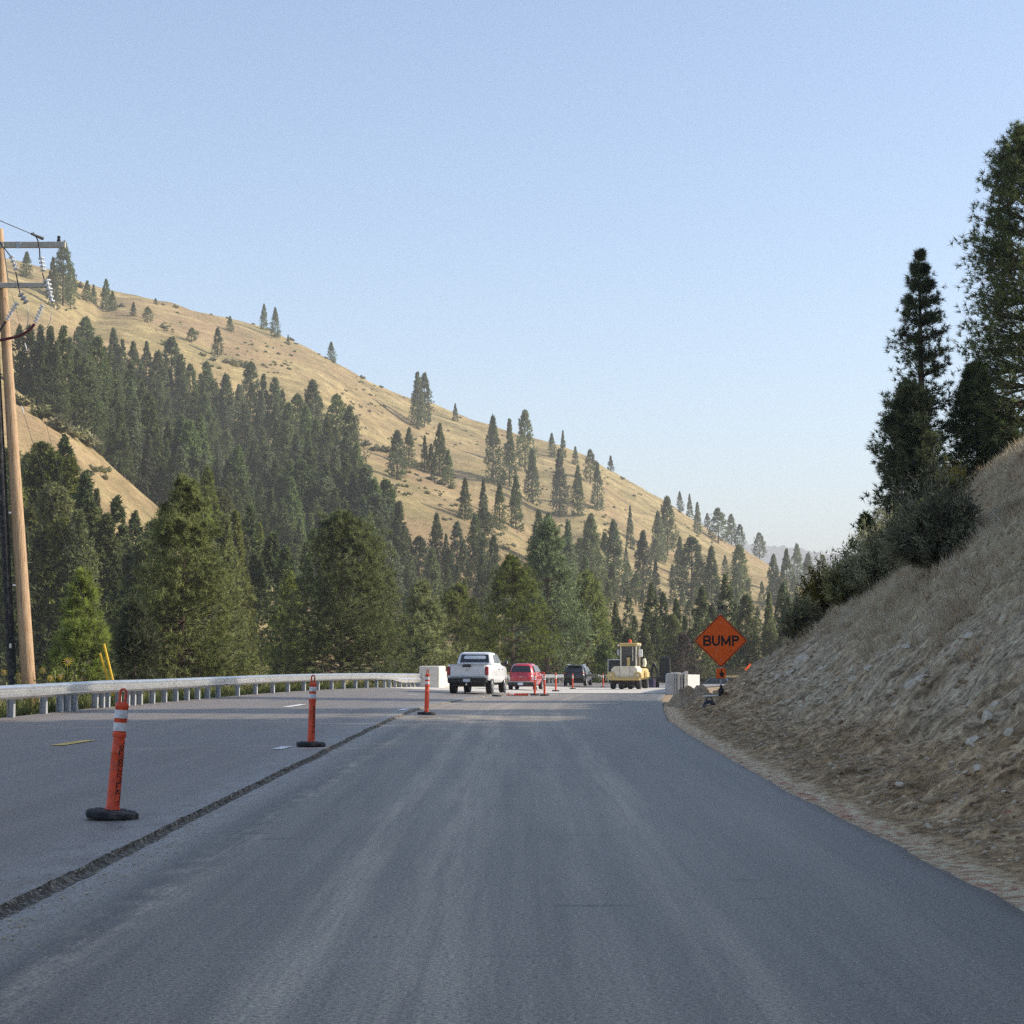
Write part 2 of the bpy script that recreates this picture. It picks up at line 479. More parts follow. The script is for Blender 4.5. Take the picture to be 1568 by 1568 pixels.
def bank_mat():
    m, nt, b = newmat('cut_bank_soil')
    uv = N(nt, 'ShaderNodeUVMap')
    v = uv.outputs[0]                       # u = metres up from the toe, v = metres along the road
    sp = N(nt, 'ShaderNodeSeparateXYZ')
    L(nt, v, sp.inputs[0])
    u = sp.outputs[0]
    big = noise(nt, v, 0.22, 5, 0.6)
    med = noise(nt, v, 1.1, 7, 0.7, mscale=(0.55, 1.0, 1), rot=(0, 0, 0.25))
    rill = noise(nt, v, 1.2, 8, 0.72, mscale=(0.8, 2.2, 1), rot=(0, 0, 0.22))
    fine = noise(nt, v, 9, 7, 0.75)
    d = math_(nt, 'ADD', u, math_(nt, 'MULTIPLY', math_(nt, 'SUBTRACT', big, 0.5), 3.0))
    dn = math_(nt, 'MULTIPLY', d, 0.1)
    soil = ramp(nt, rill, [(0.34, (0.19, 0.12, 0.06)), (0.5, (0.43, 0.295, 0.16)), (0.65, (0.66, 0.48, 0.28))])
    grey = ramp(nt, rill, [(0.34, (0.24, 0.185, 0.12)), (0.5, (0.48, 0.385, 0.255)), (0.66, (0.70, 0.58, 0.40))])
    top = ramp(nt, med, [(0.3, (0.27, 0.205, 0.12)), (0.55, (0.48, 0.385, 0.235)), (0.75, (0.62, 0.515, 0.33))])
    g = ramp(nt, dn, [(0.16, 0.0), (0.26, 1.0)])
    col = mixc(nt, g, soil, grey)
    pat = ramp(nt, med, [(0.50, 0.0), (0.62, 0.8)])
    col = mixc(nt, math_(nt, 'MULTIPLY', pat, g), col, soil)
    t = ramp(nt, dn, [(0.38, 0.0), (0.48, 1.0)])
    col = mixc(nt, t, col, top)
    # pale sand strip along the pavement, with faded pink marking paint
    us = math_(nt, 'ADD', u, math_(nt, 'MULTIPLY', math_(nt, 'SUBTRACT', noise(nt, v, 1.3, 5, 0.6), 0.5), 0.5))
    sand = ramp(nt, us, [(0.30, 1.0), (0.46, 0.0)])
    sandc = ramp(nt, fine, [(0.3, (0.56, 0.41, 0.24)), (0.7, (0.80, 0.63, 0.41))])
    pk = math_(nt, 'MULTIPLY', ramp(nt, noise(nt, v, 1.0, 4, 0.6, mscale=(2.5, 0.8, 1)), [(0.52, 0.0), (0.60, 1.0)]), ramp(nt, u, [(0.16, 1.0), (0.34, 0.0)]))
    sandc = mixc(nt, math_(nt, 'MULTIPLY', pk, 0.35), sandc, (0.78, 0.36, 0.28))
    col = mixc(nt, sand, col, sandc)
    st = ramp(nt, noise(nt, v, 16, 3, 0.6), [(0.66, 0.0), (0.72, 0.8)])
    col = mixc(nt, st, col, (0.52, 0.465, 0.38))
    dk = ramp(nt, noise(nt, v, 5.0, 5, 0.7, mscale=(0.8, 1.6, 1)), [(0.30, 0.75), (0.40, 0.0)])  # crevice shade painted into the soil colour by noise
    col = mixc(nt, math_(nt, 'MULTIPLY', dk, math_(nt, 'SUBTRACT', 1.0, sand)), col, (0.055, 0.044, 0.034))
    col = mixc(nt, 0.8, col, ramp(nt, fine, [(0.38, 0.15), (0.62, 0.85)]), 'OVERLAY')
    L(nt, col, b.inputs['Base Color'])
    b.inputs['Roughness'].default_value = 0.95
    b.inputs['Specular IOR Level'].default_value = 0.15
    h = math_(nt, 'ADD', math_(nt, 'MULTIPLY', rill, 0.6), math_(nt, 'MULTIPLY', fine, 0.5))
    bump(nt, b, h, 1.0, 0.12)
    return m


M_BANK = bank_mat()


def ground_mat(name, kind):
    m, nt, b = newmat(name)
    tc = N(nt, 'ShaderNodeTexCoord')
    o = tc.outputs['Object']
    if kind == 'hill':
        a = noise(nt, o, 0.012, 5, 0.6)
        c = noise(nt, o, 0.09, 6, 0.7, mscale=(0.6, 0.6, 2.0))
        f = noise(nt, o, 0.5, 6, 0.75, mscale=(0.55, 0.45, 1.6))
        col = ramp(nt, c, [(0.34, (0.18, 0.140, 0.070)), (0.5, (0.345, 0.27, 0.128)), (0.66, (0.49, 0.395, 0.19))])
        col = mixc(nt, ramp(nt, a, [(0.46, 0.0), (0.64, 0.6)]), col, (0.34, 0.225, 0.135))
        col = mixc(nt, ramp(nt, f, [(0.52, 0.0), (0.66, 0.75)]), col, (0.15, 0.12, 0.06))
        col = mixc(nt, ramp(nt, noise(nt, o, 0.035, 6, 0.75), [(0.50, 0.0), (0.64, 0.6)]), col, (0.165, 0.155, 0.07))
        hh = f
        bs, bd = 0.8, 1.2
    elif kind == 'verge':
        c = noise(nt, o, 0.6, 6, 0.7)
        f = noise(nt, o, 7, 5, 0.7)
        col = ramp(nt, c, [(0.3, (0.15, 0.13, 0.06)), (0.5, (0.26, 0.205, 0.12)), (0.7, (0.37, 0.30, 0.19))])
        col = mixc(nt, 0.5, col, ramp(nt, f, [(0.3, 0.25), (0.7, 0.8)]), 'OVERLAY')
        hh = f
        bs, bd = 0.6, 0.06
    else:
        c = noise(nt, o, 1.5, 7, 0.7)
        f = noise(nt, o, 14, 5, 0.7)
        col = ramp(nt, c, [(0.3, (0.20, 0.145, 0.085)), (0.5, (0.33, 0.25, 0.16)), (0.7, (0.47, 0.375, 0.26))])
        col = mixc(nt, 0.5, col, ramp(nt, f, [(0.3, 0.25), (0.7, 0.8)]), 'OVERLAY')
        hh = f
        bs, bd = 0.8, 0.05
    L(nt, col, b.inputs['Base Color'])
    b.inputs['Roughness'].default_value = 0.95
    b.inputs['Specular IOR Level'].default_value = 0.1
    bump(nt, b, hh, bs, bd)
    return m


M_HILL = ground_mat('golden_hill_grass', 'hill')
M_VERGE = ground_mat('verge_ground', 'verge')
M_DIRT = ground_mat('loose_dirt', 'dirt')
M_ROCK = concrete('pale_rock', (0.38, 0.325, 0.245), (0.72, 0.63, 0.49))
M_CLOD = concrete('soil_clod', (0.19, 0.135, 0.08), (0.40, 0.295, 0.185))
M_PEBB = concrete('pebbles', (0.34, 0.285, 0.20), (0.68, 0.59, 0.45))
M_RIDGE = plain('distant_forest', (0.040, 0.060, 0.050), 0.95, var=0.3, scale=0.004)
M_PAINTW = plain('white_road_paint', (0.78, 0.78, 0.76), 0.7, var=0.1)
M_PAINTY = plain('yellow_road_paint', (0.72, 0.50, 0.12), 0.7, var=0.15)


# ------------------------------------------------------------------ mesh and object helpers
class MB:
    """collects shapes and links them as ONE mesh object"""

    def __init__(self):
        self.v = []; self.f = []; self.mi = []; self.M = Matrix.Identity(4); self.cur = 0

    def add(self, verts, faces):
        n = len(self.v)
        M = self.M
        self.v += [tuple(M @ Vector(p)) for p in verts]
        self.f += [tuple(i + n for i in f) for f in faces]
        self.mi += [self.cur] * len(faces)
        return self

    def box(self, c, s, rz=0.0, bev=0.0, rx=0.0, ry=0.0):
        hx, hy, hz = s[0] / 2, s[1] / 2, s[2] / 2
        q = Matrix.Rotation(rz, 3, 'Z') @ Matrix.Rotation(ry, 3, 'Y') @ Matrix.Rotation(rx, 3, 'X')
        c = Vector(c)
        if bev <= 0:
            pts = [(-hx, -hy, -hz), (hx, -hy, -hz), (hx, hy, -hz), (-hx, hy, -hz), (-hx, -hy, hz), (hx, -hy, hz), (hx, hy, hz), (-hx, hy, hz)]
            fs = [(0, 3, 2, 1), (4, 5, 6, 7), (0, 1, 5, 4), (1, 2, 6, 5), (2, 3, 7, 6), (3, 0, 4, 7)]
            return self.add([c + q @ Vector(p) for p in pts], fs)
        e = min(bev, hx * .9, hy * .9, hz * .9)
        rings = []
        for z, i in ((-hz, e), (-hz + e, 0), (hz - e, 0), (hz, e)):
            x, y = hx - i, hy - i
            rings.append([(-x + e, -y, z), (x - e, -y, z), (x, -y + e, z), (x, y - e, z), (x - e, y, z), (-x + e, y, z), (-x, y - e, z), (-x, -y + e, z)])
        return self.loft([[c + q @ Vector(p) for p in r] for r in rings])

    def loft(self, rings, cap=True, closed=True):
        n = len(rings[0])
        vs_ = [p for r in rings for p in r]
        fs = []
        for k in range(len(rings) - 1):
            for i in range(n if closed else n - 1):
                j = (i + 1) % n
                fs.append((k * n + i, k * n + j, (k + 1) * n + j, (k + 1) * n + i))
        if cap:
            fs.append(tuple(range(n - 1, -1, -1)))
            fs.append(tuple((len(rings) - 1) * n + i for i in range(n)))
        return self.add(vs_, fs)

    def tube(self, pts, r, n=8, cap=True):
        pts = [Vector(p) for p in pts]
        rr = r if isinstance(r, (list, tuple)) else [r] * len(pts)
        rings = []
        for k, p in enumerate(pts):
            a = pts[max(0, k - 1)]; b_ = pts[min(len(pts) - 1, k + 1)]
            t = (b_ - a).normalized()
            ref = Vector((0, 0, 1)) if abs(t.z) < 0.9 else Vector((0, 1, 0))
            s = t.cross(ref).normalized(); w = s.cross(t).normalized()
            rings.append([p + (s * math.cos(2 * math.pi * i / n) + w * math.sin(2 * math.pi * i / n)) * rr[k] for i in range(n)])
        return self.loft(rings, cap)

    def lathe(self, prof, n=16, axis='Z', c=(0, 0, 0)):
        """prof: (radius, height) pairs"""
        c = Vector(c)
        rings = []
        for r, h in prof:
            ring = []
            for i in range(n):
                a = 2 * math.pi * i / n
                p = Vector((r * math.cos(a), r * math.sin(a), h))
                if axis == 'X':
                    p = Vector((p.z, p.x, p.y))
                elif axis == 'Y':
                    p = Vector((p.y, p.z, p.x))
                ring.append(c + p)
            rings.append(ring)
        return self.loft(rings)

    def prism(self, poly, y0, y1):
        """polygon in x,z drawn out along y"""
        return self.loft([[(x, y0, z) for x, z in poly], [(x, y1, z) for x, z in poly]])

    def build(self, name, mats, parent=None, smooth=False):
        me = bpy.data.meshes.new(name)
        me.from_pydata(self.v, [], self.f)
        if not isinstance(mats, (list, tuple)):
            mats = [mats]
        for m in mats:
            me.materials.append(m)
        if len(mats) > 1:
            me.polygons.foreach_set('material_index', self.mi)
        if smooth:
            me.polygons.foreach_set('use_smooth', [True] * len(me.polygons))
            try:
                me.set_sharp_from_angle(angle=R(40))
            except Exception:
                pass
        me.update()
        o = bpy.data.objects.new(name, me)
        COL.objects.link(o)
        if parent is not None:
            o.parent = parent
        return o


def fast_mesh(name, verts, faces, mats, uv=None, mi=None, smooth=False, parent=None, link=True):
    """numpy arrays to one mesh object; faces is an (n,3) or (n,4) array"""
    me = bpy.data.meshes.new(name)
    verts = np.ascontiguousarray(verts, dtype=np.float32)
    faces = np.ascontiguousarray(faces, dtype=np.int32)
    nf, k = faces.shape
    me.vertices.add(len(verts)); me.vertices.foreach_set('co', verts.ravel())
    me.loops.add(nf * k); me.loops.foreach_set('vertex_index', faces.ravel())
    me.polygons.add(nf)
    me.polygons.foreach_set('loop_start', np.arange(0, nf * k, k, dtype=np.int32))
    for m in (mats if isinstance(mats, (list, tuple)) else [mats]):
        me.materials.append(m)
    if mi is not None:
        me.polygons.foreach_set('material_index', np.ascontiguousarray(mi, dtype=np.int32))
    me.polygons.foreach_set('use_smooth', np.full(nf, smooth, dtype=bool))
    if uv is not None:
        l = me.uv_layers.new(name='UVMap')
        l.data.foreach_set('uv', np.ascontiguousarray(uv[faces.ravel()], dtype=np.float32).ravel())
    me.update(calc_edges=True)
    me.validate()
    if not link:
        return me
    o = bpy.data.objects.new(name, me)
    COL.objects.link(o)
    if parent is not None:
        o.parent = parent
    return o


def grid_faces(nu, nv):
    i = np.arange(nu - 1)[:, None] * nv + np.arange(nv - 1)[None, :]
    return np.stack([i, i + nv, i + nv + 1, i + 1], -1).reshape(-1, 4)


def tag(o, label=None, cat=None, group=None, kind=None):
    if label: o['label'] = label
    if cat: o['category'] = cat
    if group: o['group'] = group
    if kind: o['kind'] = kind
    return o


def thing(name, label, cat, loc=(0, 0, 0), rz=0.0, group=None):
    o = bpy.data.objects.new(name, None)
    o.empty_display_size = 0.2
    COL.objects.link(o)
    o.location = loc
    o.rotation_euler = (0, 0, rz)
    return tag(o, label, cat, group)


def dup(root, loc, rz=0.0, scale=None, label=None, group=None):
    """a copy of a thing with copies of its parts and sub-parts"""
    r = root.copy()
    COL.objects.link(r)
    r.location = loc
    r.rotation_euler = (0, 0, rz)
    if scale is not None:
        r.scale = scale
    if label: r['label'] = label
    if group: r['group'] = group
    for ch in list(root.children):
        c = ch.copy(); COL.objects.link(c); c.parent = r
        for g in list(ch.children):
            d = g.copy(); COL.objects.link(d); d.parent = c
    return r


def text_mesh(name, body, size, mat, parent, depth=0.004, extra=0.0, sx=1.0):
    c = bpy.data.curves.new(name, 'FONT')
    c.body = body
    c.size = size
    c.align_x = 'CENTER'; c.align_y = 'CENTER'
    c.extrude = depth
    c.offset = extra
    c.resolution_u = 3
    o = bpy.data.objects.new(name, c)
    COL.objects.link(o)
    dg = bpy.context.evaluated_depsgraph_get()
    me = bpy.data.meshes.new_from_object(o.evaluated_get(dg))
    bpy.data.objects.remove(o)
    bpy.data.curves.remove(c)
    me.materials.clear(); me.materials.append(mat)
    if sx != 1.0:
        for vtx in me.vertices:
            vtx.co.x *= sx
    o = bpy.data.objects.new(name, me)
    COL.objects.link(o)
    o.parent = parent
    return o


# ------------------------------------------------------------------ far terrain: valley, spurs and the main ridge
# for some viewing columns: crest and hollow lines as (distance, photo row)
KEYS = {
    -700: [(250, 500), (290, 515), (450, 400), (480, 395), (760, 250)],
    -150: [(260, 535), (300, 550), (450, 470), (480, 460), (760, 320)],
    0:    [(262, 598), (302, 612), (450, 530), (480, 520), (780, 402)],
    100:  [(272, 652), (312, 674), (455, 585), (485, 575), (800, 430)],
    180:  [(280, 722), (322, 745), (458, 640), (488, 630), (812, 452)],
    250:  [(290, 785), (330, 806), (462, 690), (492, 678), (822, 466)],
    320:  [(298, 850), (336, 852), (470, 735), (500, 720), (828, 480)],
    400:  [(302, 900), (342, 896), (490, 745), (530, 725), (832, 498)],
    450:  [(306, 930), (346, 925), (530, 690), (570, 668), (832, 520)],
    500:  [(310, 945), (350, 940), (560, 655), (600, 640), (832, 548)],
    550:  [(312, 955), (352, 950), (560, 672), (610, 676), (834, 576)],
    600:  [(314, 962), (354, 957), (550, 700), (612, 735), (836, 600)],
    640:  [(316, 966), (356, 962), (540, 724), (615, 775), (840, 618)],
    740:  [(318, 974), (358, 970), (525, 774), (605, 825), (850, 650)],
    820:  [(320, 980), (360, 976), (505, 832), (590, 880), (862, 674)],
    900:  [(322, 983), (362, 980), (490, 905), (560, 892), (880, 704)],
    1000: [(326, 985), (366, 982), (485, 945), (560, 920), (940, 758)],
    1100: [(330, 985), (370, 983), (480, 955), (560, 930), (1000, 820)],
    1180: [(332, 985), (372, 983), (480, 958), (560, 940), (1050, 866)],
    1230: [(334, 985), (374, 984), (480, 960), (560, 945), (1060, 905)],
    1300: [(336, 985), (376, 984), (480, 960), (560, 950), (1060, 945)],
    2400: [(336, 985), (376, 984), (480, 960), (560, 950), (1060, 945)],
}
kx = np.array(sorted(KEYS))
kv = np.array([KEYS[k] for k in kx], float)          # columns, curves, (Y, row)
cols = np.concatenate([np.arange(-700, -150, 30), np.arange(-150, 1420, 7), np.arange(1420, 2401, 35)]).astype(float)
nc = len(cols)
cY = np.stack([np.interp(cols, kx, kv[:, i, 0]) for i in range(5)], 1)
cP = np.stack([np.interp(cols, kx, kv[:, i, 1]) for i in range(5)], 1)
ker = np.exp(-0.5 * (np.arange(-4, 5) / 2.0) ** 2); ker /= ker.sum()
for a in (cY, cP):
    for i in range(5):
        p = np.pad(a[:, i], 4, mode='edge')
        a[:, i] = np.convolve(p, ker, 'valid')
cZ = z_at(cP, cY)
Yc = np.concatenate([np.full((nc, 1), 98.0), np.full((nc, 1), 150.0), cY, cY[:, 4:5] + 260], 1)
Zc = np.concatenate([np.full((nc, 1), -6.0), np.full((nc, 1), -3.8), cZ, cZ[:, 4:5] - 60], 1)
segs = [10, 24, 7, 26, 9, 46, 12]
TY, TZ = [], []
for k, n in enumerate(segs):
    t = np.arange(n) / n
    tz = t
    if k in (1, 3, 5):
        tz = t + 0.10 * np.sin(t * math.pi)             # slopes bulge a little
    TY.append(Yc[:, k:k + 1] * (1 - t) + Yc[:, k + 1:k + 2] * t)
    TZ.append(Zc[:, k:k + 1] * (1 - tz) + Zc[:, k + 1:k + 2] * tz)
TY.append(Yc[:, -1:]); TZ.append(Zc[:, -1:])
TY = np.concatenate(TY, 1); TZ = np.concatenate(TZ, 1)
p = np.pad(TZ, ((0, 0), (2, 2)), mode='edge')
TZ = (p[:, :-4] + 2 * p[:, 1:-3] + 3 * p[:, 2:-2] + 2 * p[:, 3:-1] + p[:, 4:]) / 9
TX = (cols[:, None] - 784.0) / F * (TY * CT + (TZ - CAM_H) * ST)
amp = sstep(120, 420, TY)
draws = np.abs(fbm(TX / 62 + TY / 400, TY / 260, 8, 2))
TZ = TZ + amp * (3.4 * fbm(TX / 70, TY / 70, 3, 3) + 2.0 * fbm(TX / 18, TY / 26, 5, 3) + 12.0 * (draws - 0.15) * sstep(470, 560, TY) * (1 - sstep(0.40, 0.80, (TY - 560) / 290)))
# the road runs on a bench cut into the valley floor
dxr = np.abs(TX - (xl(TY) + 1.0))
bench = (1 - sstep(10, 24, dxr)) * (1 - sstep(235, 275, TY)) * sstep(128, 142, TY)
TZ = TZ * (1 - bench) + (zroad(TY) - 0.35) * bench
# level work area to the right of the road beyond the bank
lot = sstep(4, 9, TX - xl(TY)) * (1 - sstep(225, 300, TY)) * sstep(99, 108, TY)
TZ = TZ * (1 - lot) + (zroad(TY) - 0.45) * lot
hv = np.stack([TX, TY, TZ], -1).reshape(-1, 3)
hills = fast_mesh('hills', hv, grid_faces(*TX.shape), M_HILL, smooth=True)
tag(hills, 'golden dry grass hills rising across the valley', kind='structure')
TPY = project(TX, TY, TZ)[1]


def surface(px, py):
    """first point of the far terrain seen at photo column px, row py"""
    i = np.interp(px, cols, np.arange(nc))
    i0 = int(min(i, nc - 2)); w = i - i0
    yy = TPY[i0] * (1 - w) + TPY[i0 + 1] * w
    k0 = int(np.argmax(yy <= py)) if np.any(yy <= py) else int(np.argmin(yy))
    k1 = max(k0 - 1, 0)
    t = 0 if yy[k1] == yy[k0] else np.clip((yy[k1] - py) / (yy[k1] - yy[k0]), 0, 1)
    out = []
    for A in (TX, TY, TZ):
        r = A[i0] * (1 - w) + A[i0 + 1] * w
        out.append(float(r[k1] * (1 - t) + r[k0] * t))
    return out


def terrain_z(X, Y):
    """height of far terrain at a world position"""
    px = 784.0 + F * X / (Y * CT)
    i0 = int(np.clip(np.interp(px, cols, np.arange(nc)), 0, nc - 1))
    return float(np.interp(Y, TY[i0], TZ[i0]))


# wide plain that carries the horizon
gv, gf = [], []
mb = MB()
mb.add([(-9000, -9000, -9), (9000, -9000, -9), (9000, 9000, -9), (-9000, 9000, -9)], [(0, 1, 2, 3)])
tag(mb.build('ground', M_HILL), 'wide dry ground reaching the horizon', kind='structure')

# hazy forested ridge far beyond
fx = np.arange(300, 2601, 4.0)
top = np.interp(fx, [300, 900, 1100, 1160, 1200, 1250, 1300, 1400, 1800, 2600], [800, 822, 831, 835, 839, 848, 852, 868, 880, 900])
rr = np.random.RandomState(4)
top = top - np.abs(rr.normal(0, 2.2, len(fx))) - 3 * fbm(fx / 40, fx * 0, 2, 3)
Yr = 5200.0
rows = []
for k, t in enumerate((0.0, 0.5, 0.82, 1.0)):
    yy = Yr + 900 * t - 900
    zz = (z_at(top, Yr) + 9) * t ** 0.8 - 9
    rows.append(np.stack([(fx - 784) / F * (Yr * CT) * np.ones_like(zz), np.full_like(zz, yy), zz], -1))
rows.append(rows[-1] * np.array([1, 1, 0]) + np.array([0, 700, -9]))
fr = np.stack(rows, 1).reshape(-1, 3)
tag(fast_mesh('distant_hills', fr, grid_faces(len(fx), 5), M_RIDGE), 'blue hazy forested ridge far beyond the valley', kind='structure')


# ------------------------------------------------------------------ ground beside the road, pavement, bank
def toe(Y):                              # foot of the cut bank
    Y = np.asarray(Y, float)
    return xr(Y) + 0.02 + 0.035 * np.maximum(0, Y - 61) ** 2


def bank_h(d):
    return np.interp(d, [-1, 0, 0.45, 0.8, 1.3, 2.0, 2.7, 3.7, 5.6, 7.9, 9.6, 12, 15, 20, 45], [-0.06, -0.05, -0.02, 0.03, 0.14, 0.42, 0.85, 1.6, 3.1, 4.75, 6.4, 8.2, 9.8, 11.2, 14])


def bank_z(d, Y):
    w = sstep(0.6, 2.4, d)
    z = zroad(Y) + bank_h(d) + 0.55 * np.maximum(0, d - 10) * (1 - sstep(26, 40, Y))  # last term: unseen rise added to shade the near road
    z = z + w * (0.75 * fbm(d / 3.3, Y / 4.2, 11, 3) + 0.26 * fbm(d / 1.3 + Y * .25, Y / 0.6, 13, 3) + 0.16 * fbm(d / 0.34, Y / 0.26, 17, 3) + 0.22 * np.maximum(0, fbm(d / 0.8, Y / 1.7, 15, 3) - .12))
    z = z + (1 - w) * 0.05 * fbm(d / 0.3, Y / 0.3, 19, 2)
    lumps = sstep(0.5, 0.8, d) * (1 - sstep(1.8, 2.8, d))
    return z + lumps * 0.22 * np.maximum(0, fbm(d / 0.35, Y / 0.4, 23, 3))


bY = np.concatenate([np.arange(-14, 6, 0.8), np.arange(6, 40, 0.10), np.arange(40, 66, 0.14), np.arange(66, 96.1, 0.4)])
bd = np.concatenate([np.array([-0.03, 0.0]), np.arange(0.06, 2.2, 0.07), np.arange(2.2, 6, 0.10), np.arange(6, 12, 0.22), np.arange(12, 46, 1.0)])
BD, BY = np.meshgrid(bd, bY, indexing='ij')
BX = toe(BY) + BD
BZ = bank_z(BD, BY)
BZ = np.where(BD < -0.01, BZ - 0.3, BZ)
bf = grid_faces(*BD.shape)
bank = fast_mesh('hillside_bank', np.stack([BX, BY, BZ], -1).reshape(-1, 3), bf, M_BANK, uv=np.stack([BD, BY], -1).reshape(-1, 2), smooth=True)
tag(bank, 'bare cut bank of grey and brown soil beside the new pavement', kind='structure')


def near_z(X, Y):
    """verge and valley side near the road"""
    X = np.asarray(X, float); Y = np.asarray(Y, float)
    dl = xg(Y) - 0.45 - X
    zl = zleft(xg(Y), Y) - 0.05
    z = np.where(dl > 0, zl - 0.10 * np.minimum(dl, 9) - 0.16 * np.clip(dl - 9, 0, 40) - 0.06 * np.clip(dl - 25, 0, 60), zroad(Y) - 0.25)
    z = np.maximum(z, -9)
    dr = X - xr(Y)
    zr_ = zroad(Y) - 0.12 - 0.02 * np.clip(dr, 0, 20)
    z = np.where(dr > 0, zr_, z)
    z = z + 0.12 * fbm(X / 2.2, Y / 2.2, 31, 3) * np.where((dl > 0.4) | (dr > 0.5), 1.0, 0.0)
    # creek hollow under the bridge
    hol = sstep(97.5, 101, Y) * (1 - sstep(136, 142, Y)) * (1 - sstep(-1.0, 3.0, dr)) * 1.0
    return z * (1 - hol) + (-6.2) * hol


nY = np.concatenate([np.arange(-40, 20, 2.0), np.arange(20, 100, 0.8), np.arange(100, 143, 1.0)])
nt_ = np.concatenate([np.linspace(-75, -22, 28), np.linspace(-21, -8.8, 30), np.linspace(-8, 8, 9), np.linspace(8.2, 40, 40)])
NT, NY = np.meshgrid(nt_, nY, indexing='ij')
lat = np.where(NT < -8.5, xg(NY) + (NT + 8.8), np.where(NT > 8.1, xr(NY) + (NT - 8.2) + 0.02, xg(NY) + (xr(NY) - xg(NY)) * (NT + 8.6) / 16.8))
NZ = near_z(lat, NY)
vg = fast_mesh('verge', np.stack([lat, NY, NZ], -1).reshape(-1, 3), grid_faces(*NT.shape), M_VERGE, smooth=True)
tag(vg, 'dry grassy verge and slope falling away behind the guardrail', kind='structure')

# gravel work yard right of the road beyond the bank
gy = np.arange(62, 225, 1.5); gx = np.linspace(0.05, 40, 50)
GX, GY = np.meshgrid(gx, gy, indexing='ij')
GZ = zroad(GY) - 0.05 - 0.012 * GX + sstep(0.3, 2, GX) * (0.35 * fbm(GX / 3.5, GY / 5, 41, 4)) - 0.5 * sstep(215, 224, GY)
yard = fast_mesh('gravel_yard', np.stack([xr(GY) + GX, GY, GZ], -1).reshape(-1, 3), grid_faces(*GX.shape), M_DIRT, smooth=True)
tag(yard, 'rough gravel work area to the right of the road past the bank', kind='structure')

# new pavement
pY = np.concatenate([np.arange(-30, 4, 2.0), np.arange(4, 60, 0.25), np.arange(60, 97.5, 0.6)])
pu = np.concatenate([np.linspace(0, 1, 40)])
PU, PY_ = np.meshgrid(pu, pY, indexing='ij')
wob = 0.05 * fbm(PY_ * 0.9, PY_ * 0, 51, 3) + 0.035 * fbm(PY_ * 3.1, PY_ * 0, 52, 2)
pX = xl(PY_) + PU * (xr(PY_) + wob - xl(PY_))
pZ = zroad(PY_) + 0.006 * fbm(pX * 0.8, PY_ * 0.3, 53, 2)
pv = np.stack([pX, PY_, pZ], -1)
puv = np.stack([pX - xl(PY_), PY_], -1)
skirt = pv[-1:] + np.array([0.03, 0, -0.2]); suv = puv[-1:]
pv = np.concatenate([pv, skirt], 0); puv = np.concatenate([puv, suv], 0)
road = fast_mesh('road', pv.reshape(-1, 3), grid_faces(*pv.shape[:2]), M_NEW, uv=puv.reshape(-1, 2), smooth=True)
tag(road, 'dark new asphalt lane with dusty wheel tracks', kind='structure')

# old lanes on the left, one layer of asphalt higher
qY = np.concatenate([np.arange(-30, 4, 2.0), np.arange(4, 55, 0.3), np.arange(55, 97.8, 0.8)])
qt = np.linspace(0, 1, 36)
QT, QY = np.meshgrid(qt, qY, indexing='ij')
jag = 0.03 * fbm(QY * 0.5, QY * 0, 61, 2) + 0.02 * fbm(QY * 2.4, QY * 0, 62, 3)
edge = xl(QY) - 0.06 + jag
qX = edge + QT * (xg(QY) - 0.35 - edge)
qZ = zleft(qX, QY) + 0.006 * fbm(qX * 0.8, QY * 0.3, 63, 2)
ov = np.stack([qX, QY, qZ], -1)
old = fast_mesh('old_road', ov.reshape(-1, 3), grid_faces(*QT.shape)[:, ::-1], M_OLD, uv=np.stack([qX - xl(QY), QY], -1).reshape(-1, 2), smooth=True)
tag(old, 'weathered older asphalt lanes along the guardrail', kind='structure')
# broken edge of the old layer
eY = np.concatenate([np.arange(3, 45, 0.06), np.arange(45, 96, 0.2)])
jag = 0.03 * fbm(eY * 0.5, eY * 0, 61, 2) + 0.02 * fbm(eY * 2.4, eY * 0, 62, 3)
ex = xl(eY) - 0.06 + jag
zt = zleft(ex, eY)
rows = []
for k, (o_, t, am) in enumerate(((-0.02, 1.0, 0.001), (0.0, 1.0, 0.005), (0.008, 0.7, 0.008), (0.016, 0.35, 0.009), (0.032, 0.12, 0.008), (0.055, 0.03, 0.004), (0.075, -0.1, 0))):
    nz = am * (vnoise(eY * 9, eY * 0 + k * 5, 71) + vnoise(eY * 23, eY * 0 + k * 3, 72)) * 1.3
    zz = zroad(eY) + (zt - zroad(eY)) * t + nz + (0.003 if k else -0.02)
    rows.append(np.stack([ex + o_ + 0.018 * vnoise(eY * 7, eY * 0 + k * 11, 73), eY, zz], -1))
lip = fast_mesh('pavement_edge', np.stack(rows, 0).reshape(-1, 3), grid_faces(len(rows), len(eY))[:, ::-1], M_LIP)
tag(lip, 'crumbled step where the old asphalt ends', kind='structure')

